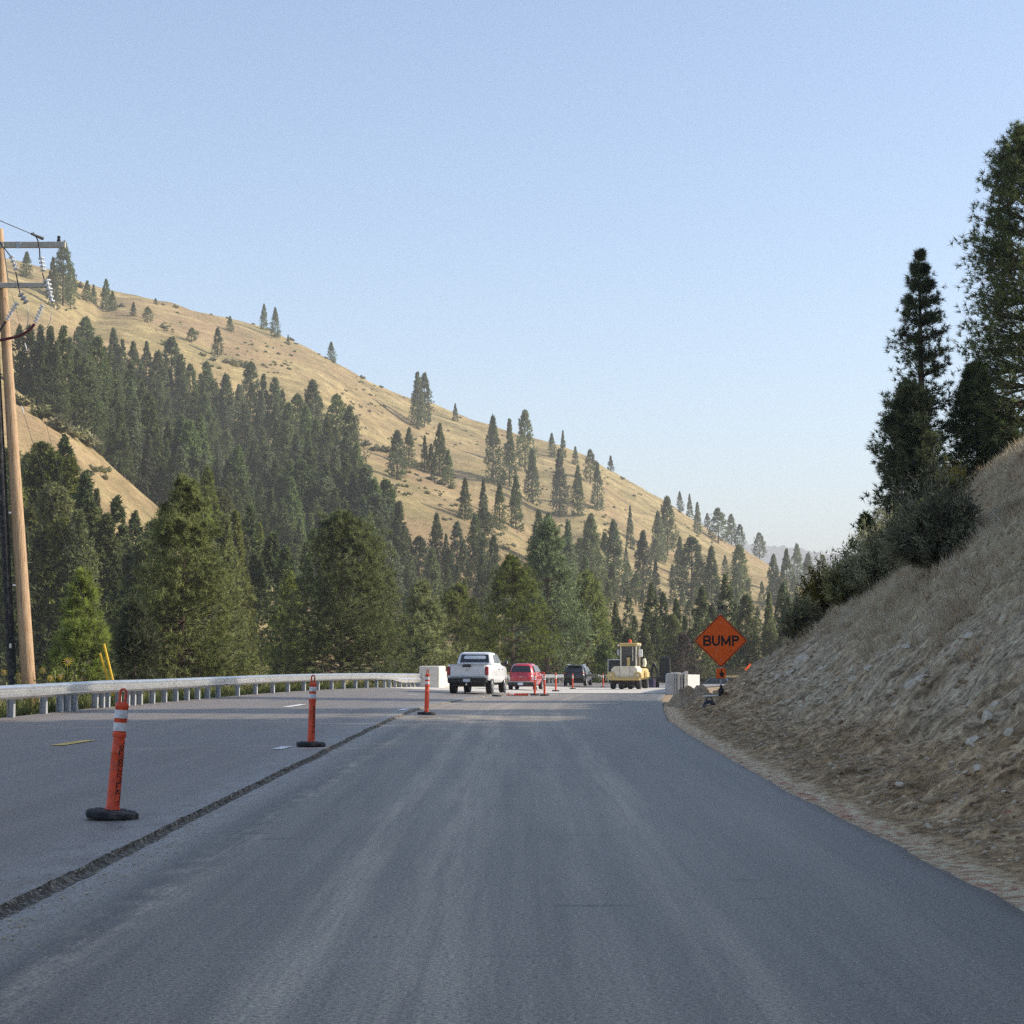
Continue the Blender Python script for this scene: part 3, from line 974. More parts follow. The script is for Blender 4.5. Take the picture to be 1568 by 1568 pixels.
# bridge deck and the road beyond it
dY = np.arange(97.4, 141, 1.0)
mb = MB()
rings = []
for y in dY:
    a, b_, c = float(xg(y)) - 0.4, float(xl(y)), float(xr(y)) + 0.35
    zl, zc = float(zleft(a, y)) - 0.03, float(zroad(y)) + 0.03
    rings.append([(a, y, zl), (b_, y, zc), (c, y, zc), (c, y, zc - 0.7), (a, y, zl - 0.7)])
mb.loft(rings)
tag(mb.build('bridge_deck', M_DECK), 'pale concrete bridge deck beyond the new asphalt', kind='structure')
fY = np.concatenate([np.arange(141.2, 226, 2.5)])
FT, FY = np.meshgrid(np.linspace(0, 1, 14), fY, indexing='ij')
fX = xg(FY) - 0.4 + FT * (xr(FY) - xg(FY) + 0.4)
fZ = np.maximum(zroad(FY), zleft(fX, FY) - 0.05)
tag(fast_mesh('road_beyond', np.stack([fX, FY, fZ], -1).reshape(-1, 3), grid_faces(*FT.shape), M_OLD, uv=np.stack([fX - xl(FY) - 1, FY], -1).reshape(-1, 2)),
    'asphalt road curving right past the bridge', kind='structure')


def flat_mark(name, px0, py0, px1, py1, w, mat):
    """a short painted dash lying on the old lanes between two photo points"""
    pts = []
    for px, py in ((px0, py0), (px1, py1)):
        lo, hi = 8.0, 95.0
        for _ in range(50):
            m = (lo + hi) / 2
            X = x_at(px, m, 0)
            if project(X, m, float(zleft(X, m)))[1] > py: lo = m
            else: hi = m
        pts.append((x_at(px, lo, 0), lo))
    (x0, y0), (x1, y1) = pts
    t = Vector((x1 - x0, y1 - y0, 0)).normalized(); n = Vector((-t.y, t.x, 0)) * (w / 2)
    v_ = []
    for x, y in ((x0, y0), (x1, y1)):
        for s in (-1, 1):
            q = Vector((x, y, 0)) + n * s
            v_.append((q.x, q.y, float(zleft(q.x, q.y)) + 0.010))
    m = MB().add(v_, [(0, 1, 3, 2)])
    return m.build(name, mat)


tag(flat_mark('road_marking', 86, 1142, 139, 1134, 0.22, M_PAINTY), 'short yellow dash on the old lane near the first post', kind='structure')
tag(flat_mark('road_marking', 424, 1148, 440, 1143.5, 0.16, M_PAINTW), 'short white dash on the old lane beside the second post', kind='structure')
tag(flat_mark('road_marking', 437, 1083, 464, 1079, 0.2, M_PAINTW), 'thin white dash on the old lane left of the second post', kind='structure')
tag(flat_mark('road_marking', 613, 1088, 623, 1085.5, 0.2, M_PAINTW), 'tiny white dash on the old lane near the third post', kind='structure')
tag(flat_mark('road_marking', 626, 1064, 641, 1063.6, 0.12, M_PAINTW), 'thin white dash on the old lane behind the third post', kind='structure')

# ------------------------------------------------------------------ trees
def unit(a):
    return a / np.maximum(1e-9, np.linalg.norm(a, axis=-1, keepdims=True))


def sticks(P0, P1, r0, r1, n=3):
    """thin tapering sticks between point arrays -> verts, quads"""
    d = unit(P1 - P0)
    ref = np.where(np.abs(d[:, 2:3]) < 0.9, np.array([[0, 0, 1.0]]), np.array([[0, 1.0, 0]]))
    s = unit(np.cross(d, ref)); w = np.cross(s, d)
    vs_ = []
    for i in range(n):
        a = 2 * math.pi * i / n
        o = s * math.cos(a) + w * math.sin(a)
        vs_.append(P0 + o * np.reshape(r0, (-1, 1))); vs_.append(P1 + o * np.reshape(r1, (-1, 1)))
    V = np.stack(vs_, 1)                                   # m, 2n, 3
    m = len(P0)
    base = np.arange(m)[:, None] * (2 * n)
    fs = []
    for i in range(n):
        j = (i + 1) % n
        fs.append(np.stack([base[:, 0] + 2 * i, base[:, 0] + 2 * j, base[:, 0] + 2 * j + 1, base[:, 0] + 2 * i + 1], 1))
    return V.reshape(-1, 3), np.concatenate(fs, 0)


def blades(C, D, ln, wd, rng):
    """one thin triangle per row: centre C, direction D"""
    s = unit(np.cross(D, rng.normal(size=D.shape)))
    w = np.reshape(wd, (-1, 1)) * 0.5
    V = np.stack([C - s * w, C + s * w, C + D * np.reshape(ln, (-1, 1))], 1)
    return V.reshape(-1, 3), np.arange(len(C) * 3).reshape(-1, 3)


def conifer(seed, H, R, nb, tpb, npt, tuft, wid, zb=0.12, shape=0.8, droop=0.1, sticks_on=True, gap=0.0, round_=0.35, lean=0.0, fill=0.3, wh=22, whw=0.65, inn=2.2):
    """pine or fir: limbs in loose whorls, each set with tufts of needles. Returns (trunk v,f), (crown v,f)"""
    rng = np.random.RandomState(seed)
    t = np.sort(rng.uniform(0, 1, nb)) ** 0.92
    t = np.clip(np.round(t * wh) / wh * whw + t * (1 - whw), 0, 1)
    ang = rng.uniform(0, 2 * math.pi, nb)
    prof = (1 - t) ** shape * (round_ + (1 - round_) * np.minimum(1, (t + 0.02) / 0.22)) + 0.05
    lobes = 1 + 0.12 * np.sin(ang * 2 + rng.uniform(0, 6)) + 0.12 * np.sin(ang * 3 + t * 9)
    Lb = R * prof * rng.uniform(0.70, 1.12, nb) * lobes
    Lb *= R / np.percentile(Lb, 90)
    keep = rng.uniform(size=nb) > gap
    t, ang, Lb = t[keep], ang[keep], Lb[keep]; nb = len(t)
    z0 = H * (zb + (0.985 - zb) * t)
    rise = (0.15 + 0.55 * t - droop * (1 - t) * 2) + rng.normal(0, 0.12, nb)
    out = np.stack([np.cos(ang), np.sin(ang), np.zeros(nb)], 1)
    lx = lean * (z0 / H) ** 2
    P0 = np.stack([lx, np.zeros(nb), z0], 1)
    P1 = P0 + out * Lb[:, None] + np.array([0, 0, 1]) * (rise * Lb)[:, None]
    # tufts
    k = tpb
    f = np.concatenate([1 - rng.beta(1.1, inn, (nb, k)) * (1 - fill)], 0)
    side = np.stack([-np.sin(ang), np.cos(ang), np.zeros(nb)], 1)
    sp = rng.normal(0, 0.22, (nb, k)) * Lb[:, None] * (0.25 + f * 0.6)
    up = rng.normal(0.0, 0.10, (nb, k)) * Lb[:, None] + rng.normal(0, tuft * 0.35, (nb, k))
    C = P0[:, None] + (P1 - P0)[:, None] * f[..., None] + side[:, None] * sp[..., None] + np.array([0, 0, 1.0]) * up[..., None]
    tdir = unit(out[:, None] * 0.8 + np.array([0, 0, 0.55]) + side[:, None] * rng.normal(0, 0.5, (nb, k))[..., None])
    C = C.reshape(-1, 3); tdir = tdir.reshape(-1, 3)
    topn = max(4, nb * k // 60)
    C = np.concatenate([C, np.stack([lean + rng.normal(0, .05, topn) * R, rng.normal(0, .05, topn) * R, H * rng.uniform(0.94, 1.0, topn)], 1)])
    tdir = np.concatenate([tdir, unit(rng.normal(0, .4, (topn, 3)) + np.array([0, 0, 1.0]))])
    m = len(C)
    D = unit(tdir[:, None] * 0.75 + rng.normal(0, 0.75, (m, npt, 3)))
    CC = np.repeat(C[:, None], npt, 1) + rng.normal(0, tuft * 0.09, (m, npt, 3))
    ln = tuft * rng.uniform(0.55, 1.1, m * npt)
    cv, cf = blades(CC.reshape(-1, 3), D.reshape(-1, 3), ln, wid * rng.uniform(0.7, 1.3, m * npt), rng)
    # trunk and limbs
    nz = 9
    zz = np.linspace(-0.6, H * 0.99, nz)
    r = 0.017 * H * (1 - np.clip(zz / H, 0, 1)) ** 0.8 + 0.012
    tv, tf = [], []
    for i in range(nz):
        a = np.arange(7) / 7 * 2 * math.pi
        x0 = lean * max(0, zz[i] / H) ** 2
        tv.append(np.stack([x0 + r[i] * np.cos(a), r[i] * np.sin(a), np.full(7, zz[i])], 1))
    tv = np.concatenate(tv)
    tf = []
    for i in range(nz - 1):
        for j in range(7):
            tf.append((i * 7 + j, i * 7 + (j + 1) % 7, (i + 1) * 7 + (j + 1) % 7, (i + 1) * 7 + j))
    tf = np.array(tf)
    if sticks_on:
        sv, sf = sticks(P0, P0 + (P1 - P0) * 0.92, 0.004 * H * (1 - t) + 0.008, np.full(nb, 0.006))
        tf = np.concatenate([tf, sf + len(tv)]); tv = np.concatenate([tv, sv])
    return (tv, tf), (cv, cf)


def tree_thing(name, parts, mat, label, cat='tree', group=None, bark_mat=None):
    (tv, tf), (cv, cf) = parts
    o = thing(name, label, cat, group=group)
    fast_mesh('trunk', tv, tf, bark_mat or M_BARK, parent=o)
    fast_mesh('crown', cv, cf, mat, parent=o)
    return o


PROTO = {}                              # kind -> [(height, radius, trunk mesh, crown mesh)]


def proto(kind, specs, mat):
    for s in specs:
        (tv, tf), (cv, cf) = conifer(*s[0], **s[1])
        tm = fast_mesh('trunk', tv, tf, M_BARK, link=False)
        cm = fast_mesh('crown', cv, cf, mat, link=False)
        PROTO.setdefault(kind, []).append((s[0][1], s[0][2], tm, cm))


# far hillside trees, valley trees
proto('far', [((i, 18, r, 230, 8, 5, 0.62, 0.26), dict(zb=z, shape=s, droop=d, sticks_on=False, gap=g, round_=ro))
              for i, r, z, s, d, g, ro in ((1, 3.7, .03, .95, .15, 0, .7), (2, 3.2, .03, .85, .2, .0, .7), (3, 4.1, .08, .8, .1, .05, .5),
                                           (4, 3.0, .02, 1.05, .2, 0, .8), (5, 4.3, .1, .7, .05, .06, .5), (6, 3.5, .05, .9, .15, .04, .6))], M_NEEDLE_FAR)
proto('mid', [((i, 18, r, 330, 9, 7, 0.55, 0.16), dict(zb=z, shape=s, droop=d, sticks_on=True, gap=g, round_=ro))
              for i, r, z, s, d, g, ro in ((11, 3.6, .03, .95, .15, 0, .7), (12, 3.1, .03, .85, .2, .0, .7), (13, 4.0, .1, .75, .1, .05, .5),
                                           (14, 3.0, .02, 1.0, .2, 0, .8), (15, 4.2, .12, .7, .05, .06, .5), (16, 3.5, .05, .85, .1, .04, .6))], M_NEEDLE)


def put_tree(kind, idx, X, Y, Z, H, wf=1.0, name='pine_tree', label=None, group=None, rz=0.0):
    h0, r0, tm, cm = PROTO[kind][idx % len(PROTO[kind])]
    s = H / h0
    o = thing(name, label, 'tree', (X, Y, Z), rz, group)
    o.scale = (s * wf, s * wf, s)
    a = bpy.data.objects.new('trunk', tm); COL.objects.link(a); a.parent = o
    c = bpy.data.objects.new('crown', cm); COL.objects.link(c); c.parent = o
    return o


rt = np.random.RandomState(77)
G_RIDGE = 'scattered pines on the open grassy hill'
G_EDGE = 'pines along the upper edge of the hillside forest'
# trees one can pick out on the hills: column, top row, base row, width factor, variant, label
PICK = [
    (40, 386, 425, 1.0, 0, 'small pine on the ridge directly above the pole top, right of the pole', None),
    (80, 396, 470, 0.8, 1, 'dark dense pine left of the sparse one by the crossarm tip', None),
    (96, 372, 468, 1.0, 2, 'tall sparse pine on the ridge under the end of the crossarm', None),
    (108, 408, 470, 0.8, 4, None, G_RIDGE), (133, 430, 462, 1.1, 0, None, G_RIDGE), (143, 436, 464, 1.0, 3, None, G_RIDGE),
    (162, 428, 474, 1.2, 1, 'stout pine right of the pair on the upper left ridge', None),
    (172, 446, 476, 1.0, 0, None, G_RIDGE), (204, 462, 484, 1.1, 3, None, G_RIDGE), (226, 470, 494, 1.3, 4, None, G_RIDGE),
    (238, 456, 466, 1.5, 0, 'tiny bush-like pine alone on the upper left skyline', None),
    (293, 502, 524, 1.4, 4, None, G_RIDGE),
    (333, 502, 547, 0.95, 2, 'dark layered pine alone in the middle of the grassy hillside', None),
    (352, 484, 507, 1.1, 0, 'small pine just below the skyline, left of the twin pines', None),
    (404, 466, 505, 1.0, 1, 'left tree of the twin pines on the skyline', None),
    (421, 472, 516, 1.0, 0, 'right tree of the twin pines on the skyline', None),
    (441, 512, 528, 0.9, 3, None, G_RIDGE),
    (507, 524, 548, 1.0, 0, 'small pine alone on the skyline halfway down the ridge', None),
    (639, 572, 655, 0.85, 1, 'left stem of the tall double pine standing on the bare ridge shoulder', None),
    (650, 573, 654, 0.85, 2, 'right stem of the tall double pine standing on the bare ridge shoulder', None),
    (697, 618, 645, 1.0, 3, 'small cone-shaped pine on the ridge right of the tall double pine', None),
    (608, 660, 735, 1.1, 2, 'layered pine in front of the grassy spur, left of its cluster', None),
    (626, 656, 716, 1.0, 0, None, G_EDGE), (650, 668, 722, 0.8, 3, None, G_EDGE), (660, 680, 724, 0.8, 1, None, G_EDGE),
    (673, 650, 730, 0.95, 1, 'tallest pine of the cluster above the grassy spur', None), (686, 690, 742, 1.0, 0, None, G_EDGE),
    (755, 640, 740, 0.8, 0, None, G_EDGE), (780, 645, 745, 0.8, 3, None, G_EDGE),
    (804, 630, 722, 0.9, 2, 'tall clumpy pine standing proud on the ridge right of centre', None),
    (815, 690, 770, 0.9, 1, None, G_EDGE), (845, 664, 700, 1.0, 0, None, G_EDGE), (857, 690, 790, 0.8, 1, None, G_EDGE),
    (862, 660, 700, 0.8, 3, None, G_EDGE), (881, 684, 712, 1.0, 3, None, G_EDGE), (904, 690, 740, 1.0, 4, None, G_EDGE), (885, 715, 790, 0.8, 1, None, G_EDGE),
    (915, 710, 780, 0.8, 0, None, G_EDGE), (935, 698, 718, 1.2, 3, 'small round pine alone on the skyline right of centre', None),
    (712, 733, 795, 1.1, 1, 'dense dark pine at the right end of the grassy spur', None),
    (742, 778, 870, 1.0, 4, None, G_EDGE), (668, 788, 870, 0.9, 0, None, G_EDGE), (700, 800, 880, 1.0, 2, None, G_EDGE), (727, 790, 880, 0.9, 2, None, G_EDGE),
    (740, 735, 800, 0.9, 3, None, G_EDGE), (765, 740, 810, 0.9, 0, None, G_EDGE), (790, 730, 810, 0.9, 1, None, G_EDGE),
    (825, 782, 868, 1.1, 1, 'broad dark pine at the foot of the eroded grassy slope', None),
    (1022, 762, 850, 0.9, 2, None, G_EDGE), (1008, 785, 860, 0.9, 0, None, G_EDGE), (965, 776, 840, 0.7, 3, None, G_EDGE),
    (1041, 753, 777, 1.0, 0, 'left of two small pines on the skyline above the sign', None), (1056, 757, 783, 1.0, 3, 'right of two small pines on the skyline above the sign', None),
    (1068, 770, 818, 0.9, 1, None, G_EDGE), (1083, 786, 800, 1.0, 0, None, G_EDGE),
    (1100, 780, 832, 1.4, 4, 'broad round-topped pine on the lower ridge above the sign', None), (1120, 788, 834, 1.1, 2, None, G_EDGE), (1133, 804, 842, 1.1, 4, None, G_EDGE),
    (1163, 817, 846, 1.3, 4, 'small flat-topped pine alone near the low end of the ridge', None),
]


def where(px):
    for lim, w_ in ((255, 'left of the tallest roadside pine'), (430, 'between the tallest roadside pine and the broad rounded pine'), (640, 'straight above the broad rounded pine'),
                    (785, 'straight above the white pickup'), (915, 'straight above the red and black cars'), (1005, 'straight above the yellow roller')):
        if px < lim: return w_
    return 'around the orange diamond sign'


tops = []
for i, (px, yt, yb, wf, v, lab, grp) in enumerate(PICK):
    X, Y, Z = surface(px, yb)
    H = z_at(yt, Y) - Z
    if lab is None:
        lab = ('lone pine on open grass, ' if grp == G_RIDGE else 'dark pine on grassy hill, ') + where(px)
        grp = grp + ', ' + where(px)
    put_tree('far', v, X, Y, Z - 0.2, H * 1.03, wf * (0.95 if H > 9 else 1.2), 'pine_tree', lab, grp, rt.uniform(0, 6.3))
    tops.append((px, yt))

# the forest: tops fall inside these outlines of the photographed woods
FOREST = [
    [(0, 690), (60, 655), (96, 672), (118, 720), (148, 740), (205, 785), (245, 808), (250, 1040), (0, 1040)],
    [(20, 500), (128, 490), (172, 508), (260, 530), (318, 562), (383, 560), (430, 590), (480, 590), (520, 612), (548, 665), (560, 715), (592, 745),
     (612, 790), (640, 812), (690, 812), (745, 800), (780, 850), (806, 872), (824, 800), (862, 812), (900, 800), (950, 822), (1000, 800), (1060, 818), (1092, 838),
     (1120, 850), (1150, 880), (1176, 888), (1200, 850), (1262, 862), (1400, 880), (1640, 870), (1640, 1010), (1300, 1015), (1230, 930), (1180, 990), (1170, 940), (1140, 945), (1120, 1030), (250, 1030), (250, 800), (180, 725), (100, 655), (20, 585)],
]


def inside(px, py, poly):
    c = False
    j = len(poly) - 1
    for i in range(len(poly)):
        xi, yi = poly[i]; xj, yj = poly[j]
        if (yi > py) != (yj > py) and px < (xj - xi) * (py - yi) / (yj - yi) + xi:
            c = not c
        j = i
    return c


EDGE_TOPS = [(130, 487), (172, 505), (100, 545), (203, 525), (262, 517), (240, 540), (315, 557), (275, 545), (383, 555), (420, 580), (478, 583), (455, 605), (515, 605),
             (535, 625), (365, 590), (345, 575), (290, 560), (148, 520), (60, 500), (85, 525), (560, 715), (590, 738), (610, 772), (575, 760), (545, 680), (500, 640), (400, 600), (440, 620),
             (1132, 835), (1150, 865), (1185, 850), (1205, 842), (1221, 834), (1238, 848), (1260, 852), (1195, 870), (1090, 838), (1060, 825), (985, 815), (940, 800), (905, 790), (870, 800), (840, 790)]
forest_n = 0
cand = [(x, y, rt.uniform(15, 20)) for x, y in EDGE_TOPS]
for _ in range(30000):
    x_ = rt.uniform(-60, 1640)
    cand.append((x_, rt.uniform(480, 1035), rt.uniform(11, 18) if x_ < 620 else rt.uniform(5.5, 14)))
stuffpts = []
for ci, (px, yt, H) in enumerate(cand):
    forced = ci < len(EDGE_TOPS)
    zone = 0 if inside(px, yt, FOREST[0]) else 1 if inside(px, yt, FOREST[1]) else -1
    if zone < 0 and not forced:
        continue
    if zone < 0: zone = 1
    pw = 46.0 if zone == 0 else 36.0
    if not forced and any(abs(px - a) < 0.5 * pw and (px - a) ** 2 + ((yt - b) * 0.62) ** 2 < (0.41 * pw) ** 2 for a, b in tops):
        continue
    if zone == 0:
        # the stand on the near spur
        ok = False
        for yb in np.arange(yt + 40, yt + 400, 6.0):
            X, Y, Z = surface(px, min(yb, 1046))
            if (z_at(yt, Y) - Z) >= H * 0.85:
                ok = True; break
        if not ok: continue
    else:
        ok = False
        for yb in np.arange(yt + 24, yt + 330, 4.0):
            nx_ = surface(px, min(yb, 1040))
            if px < 300 and nx_[1] < 330 and ok is not None and yb > yt + 30:
                ok = Y > 330; break
            X, Y, Z = nx_
            if (z_at(yt, Y) - Z) >= H:
                ok = True; break
        if not ok: continue
    if Y < 150 or (Y < 232 and X > float(xg(Y)) - 6):
        continue
    Hh = z_at(yt, Y) - Z
    if Hh > 26: continue
    if forest_n >= 245 or px > 1282:
        if len(stuffpts) < 520: stuffpts.append((X, Y, Z, Hh))
        tops.append((px, yt))
        continue
    tops.append((px, yt))
    forest_n += 1
    row = 'low' if yt > 800 else 'mid-height' if yt > 660 else 'high'
    lab = '%s forest pine %s' % (row, where(px)) if zone else 'green pine below the lower left grass clearing, %s row' % ('upper' if yt < 860 else 'lower')
    grp = ('%s pines of the hillside forest %s' % (row, where(px))) if zone else 'pines below the lower left clearing, %s row' % ('upper' if yt < 860 else 'lower')
    kind = 'mid' if Y < 330 else 'far'
    put_tree(kind, rt.randint(0, 6), X, Y, Z - 0.2, Hh * 1.02, rt.uniform(0.78, 1.25), 'pine_tree', lab, grp, rt.uniform(0, 6.3))
print('FOREST', sum(1 for a in tops if a[0] > 900 and a[1] > 900), forest_n, len(stuffpts))
# the rest of the wood, further back between those trees, as one mass
if stuffpts:
    src = [conifer(900 + i, 18, 3.5, 110, 6, 4, 0.8, 0.38, zb=0.03, shape=0.95, round_=0.7, sticks_on=False)[1] for i in range(4)]
    av, af, n = [], [], 0
    for i, (X, Y, Z, Hh) in enumerate(stuffpts):
        cv, cf = src[i % 4]
        s = Hh / 18
        a = rt.uniform(0, 6.3)
        q = np.array([[math.cos(a), -math.sin(a), 0], [math.sin(a), math.cos(a), 0], [0, 0, 1]])
        av.append(cv @ q.T * s + np.array([X, Y, Z])); af.append(cf + n); n += len(cv)
    tag(fast_mesh('far_woods', np.concatenate(av), np.concatenate(af), M_NEEDLE_FAR), 'thick pine woods filling in between the single trees', kind='stuff')


# valley trees beyond the guardrail and trees on the bank
def near_tree(px, ytop, Y, zbase, halfw_px, seed, name, label, mat=None, nb=230, tpb=12, npt=10, tuft=0.42, wid=0.045, group=None, **kw):
    H = z_at(ytop, Y) - zbase
    Rr = halfw_px * Y / F
    parts = conifer(seed, H, Rr, nb, tpb, npt, tuft, wid, **kw)
    o = tree_thing(name, parts, mat or M_NEEDLE, label, group=group)
    o.location = (x_at(px, Y, zbase), Y, zbase)
    return o


near_tree(276, 736, 84, -1.1, 112, 201, 'pine_tree', 'bright bushy pine right of the yellow guy guards, tallest near the guardrail', nb=380, tpb=10, npt=20, tuft=0.34, wid=0.034, zb=0.05, shape=0.9, round_=0.8, droop=.15, lean=0.1)
near_tree(523, 792, 118, -1.6, 112, 202, 'pine_tree', 'broad rounded pine behind the second orange post, full to the ground', nb=420, tpb=10, npt=20, tuft=0.42, wid=0.042, zb=0.02, shape=0.72, round_=0.8)
near_tree(122, 880, 76, -1.2, 52, 203, 'pine_tree', 'young fluffy pine between the utility pole and the guy guards', nb=130, tpb=8, npt=20, tuft=0.36, wid=.032, zb=0.08, shape=0.75, round_=0.8)
near_tree(205, 930, 80, -1.2, 48, 204, 'pine_tree', 'low dark young pine left of the tallest roadside pine', nb=100, tpb=12, npt=10, tuft=0.4, zb=0.05, shape=0.6, round_=0.8, mat=M_NEEDLE_DARK)
near_tree(785, 858, 150, -2.0, 68, 205, 'pine_tree', 'open pine with bare dark trunk behind the red car', nb=150, tpb=10, npt=16, tuft=0.5, wid=0.055, zb=0.18, shape=0.75, round_=0.6, gap=.1, wh=13, whw=.85)
near_tree(838, 800, 200, -2.5, 60, 206, 'pine_tree', 'tall dense dark pine behind the black car', nb=220, tpb=11, npt=7, tuft=0.7, wid=0.12, zb=0.08, shape=0.75, round_=0.6, mat=M_NEEDLE_FAR)
near_tree(645, 895, 140, -2.5, 58, 207, 'pine_tree', 'shaded pine above the bridge parapet', nb=150, tpb=10, npt=16, tuft=0.5, wid=0.055, zb=0.05, shape=0.9, round_=0.7)
near_tree(440, 880, 130, -2.5, 40, 208, 'pine_tree', 'slim bright pine left behind the broad rounded pine', nb=120, tpb=10, npt=16, tuft=0.45, wid=0.05, zb=0.05, shape=0.9, round_=.7)
near_tree(700, 900, 165, -2.5, 60, 209, 'pine_tree', 'loose pine behind the white pickup with a bare lower trunk', nb=130, tpb=10, npt=16, tuft=0.52, wid=0.06, zb=0.2, shape=0.8, round_=0.55, gap=.08, wh=13, whw=.85)
near_tree(900, 880, 210, -2.0, 46, 210, 'pine_tree', 'upright pine behind the yellow roller, left of its cab', nb=150, tpb=10, npt=7, tuft=0.7, wid=0.12, zb=0.06, shape=0.7)
near_tree(962, 968, 205, -2.2, 22, 211, 'fir_tree', 'small dark fir just above the roller beacon', nb=80, tpb=8, npt=7, tuft=0.5, wid=0.1, zb=0.03, shape=0.9, mat=M_NEEDLE_DARK)
near_tree(926, 990, 190, -2.0, 24, 212, 'fir_tree', 'small dark fir behind the black panel left of the roller', nb=80, tpb=8, npt=7, tuft=0.5, wid=0.1, zb=0.03, shape=0.9, mat=M_NEEDLE_DARK)
near_tree(1047, 972, 200, -1.8, 26, 213, 'dead_tree', 'brown dead conifer left of the orange diamond sign', nb=90, tpb=7, npt=6, tuft=0.5, wid=0.07, zb=0.05, shape=0.8, mat=M_DEAD)
near_tree(1083, 1018, 250, -2.0, 18, 214, 'fir_tree', 'dark little fir low behind the sign pole', nb=60, tpb=7, npt=6, tuft=0.6, wid=0.14, zb=0.0, shape=0.9, mat=M_NEEDLE_DARK)

B = lambda px, Y, dz=0.0: float(bank_z(x_at(px, Y, 6.0) - float(toe(Y)), Y)) + dz
near_tree(1416, 386, 70, B(1416, 70), 66, 221, 'pine_tree', 'slender open pine on the bank with sky showing through its crown', nb=230, tpb=10, npt=20, tuft=0.25, wid=0.024, zb=0.2, shape=0.8, round_=0.55, mat=M_NEEDLE_DARK, fill=0.1, wh=15, whw=.92, gap=.12)
near_tree(1398, 590, 67, B(1398, 67), 66, 222, 'fir_tree', 'dark dense fir in front of the slender open pine', nb=330, tpb=13, npt=16, inn=1.4, tuft=0.25, wid=0.026, zb=0.1, shape=0.65, round_=0.7, mat=M_NEEDLE_DARK)
near_tree(1580, 205, 69, B(1580, 69), 122, 223, 'pine_tree', 'tallest dark pine at the right edge above the grassy bank', nb=620, tpb=13, npt=16, inn=1.25, tuft=0.27, wid=0.026, zb=0.03, wh=20, whw=.85, shape=0.42, round_=0.8, mat=M_NEEDLE_DARK)
near_tree(1500, 560, 70, B(1500, 70), 56, 224, 'fir_tree', 'dark lower fir between the slender pine and the tallest pine', nb=290, tpb=13, npt=16, inn=1.4, tuft=0.25, wid=0.026, zb=0.1, shape=0.6, round_=0.7, mat=M_NEEDLE_DARK)
near_tree(1328, 790, 66, B(1328, 66) - .2, 26, 225, 'fir_tree', 'little spiky fir at the left end of the bushes on the bank', nb=70, tpb=7, npt=8, tuft=0.22, wid=0.045, zb=0.05, shape=0.8, mat=M_NEEDLE_DARK)
# trees standing on the bank top outside the picture; they shade the road
for i, (Y, dx, H) in enumerate([(-4, 27, 9), (2, 30, 10), (7, 27, 9), (12, 31, 10), (16, 28, 9), (20, 31, 10), (24, 28, 10), (28, 30, 12), (32, 24, 14), (36, 19, 14), (40, 21, 15), (51, 22, 13)]):
    X = float(toe(Y)) + dx
    put_tree('mid', i, X, Y, float(bank_z(dx, Y)) - 0.3, H, 1.5, 'pine_tree', 'tall pine on top of the bank to the right of the road', 'pines on the bank top beside the road', i)


# ------------------------------------------------------------------ shrubs, grass, flowers
def shrub_mesh(seed, Rx, Hh, nst, npl, ln, wd, mat, flat=0.0):
    rng = np.random.RandomState(seed)
    a = rng.uniform(0, 6.283, nst); el = np.arccos(rng.uniform(0.12, 1, nst))
    d = np.stack([np.sin(el) * np.cos(a), np.sin(el) * np.sin(a), np.cos(el)], 1)
    Ls = rng.uniform(0.6, 1.05, nst)
    P1 = d * np.array([Rx, Rx, Hh]) * Ls[:, None] * (1 + 0.18 * np.sin(a * 3 + seed))[:, None]
    P0 = P1 * 0.04 * np.array([1, 1, 0])
    sv, sf = sticks(P0, P1, np.full(nst, 0.018), np.full(nst, 0.004))
    f = rng.uniform(0.35, 1.03, (nst, npl))
    C = P0[:, None] + (P1 - P0)[:, None] * f[..., None] + rng.normal(0, 0.05 * Rx, (nst, npl, 3))
    C = C.reshape(-1, 3)
    C[:, 2] = np.abs(C[:, 2])
    D = unit(np.repeat(d, npl, 0) * 0.9 + rng.normal(0, 0.6, C.shape))
    cv, cf = blades(C, D, ln * rng.uniform(.6, 1.3, len(C)), wd * rng.uniform(.7, 1.3, len(C)), rng)
    return (sv, sf), (cv, cf)


def shrub(px, Y, zb, halfw_px, h_px, seed, name, label, mat, nst=160, npl=60, ln=0.16, wd=0.035, group=None):
    (sv, sf), (cv, cf) = shrub_mesh(seed, halfw_px * Y / F, h_px * Y / F, nst, npl, ln, wd, mat)
    o = thing(name, label, 'bush', (x_at(px, Y, zb), Y, zb), 0, group)
    fast_mesh('branches', sv, sf, M_TWIG, parent=o)
    fast_mesh('foliage', cv, cf, mat, parent=o)
    return o


def on_bank(px, py, Y0=20.0, Y1=74.0):
    """first point of the bank seen at a photo position"""
    prev = None
    for Y in np.arange(Y0, Y1, 0.25):
        z = z_at(py, Y); X = x_at(px, Y, z)
        d = X - float(toe(Y))
        if d > 0 and float(bank_z(d, Y)) >= z:
            return X, Y, float(bank_z(d, Y))
    return None


def shrub_at(px, pyb, *a, **k):
    q = None
    while q is None:
        q = on_bank(px, pyb, 40.0); pyb += 4
    return shrub(px, q[1], q[2] - 0.1, *a, **k)


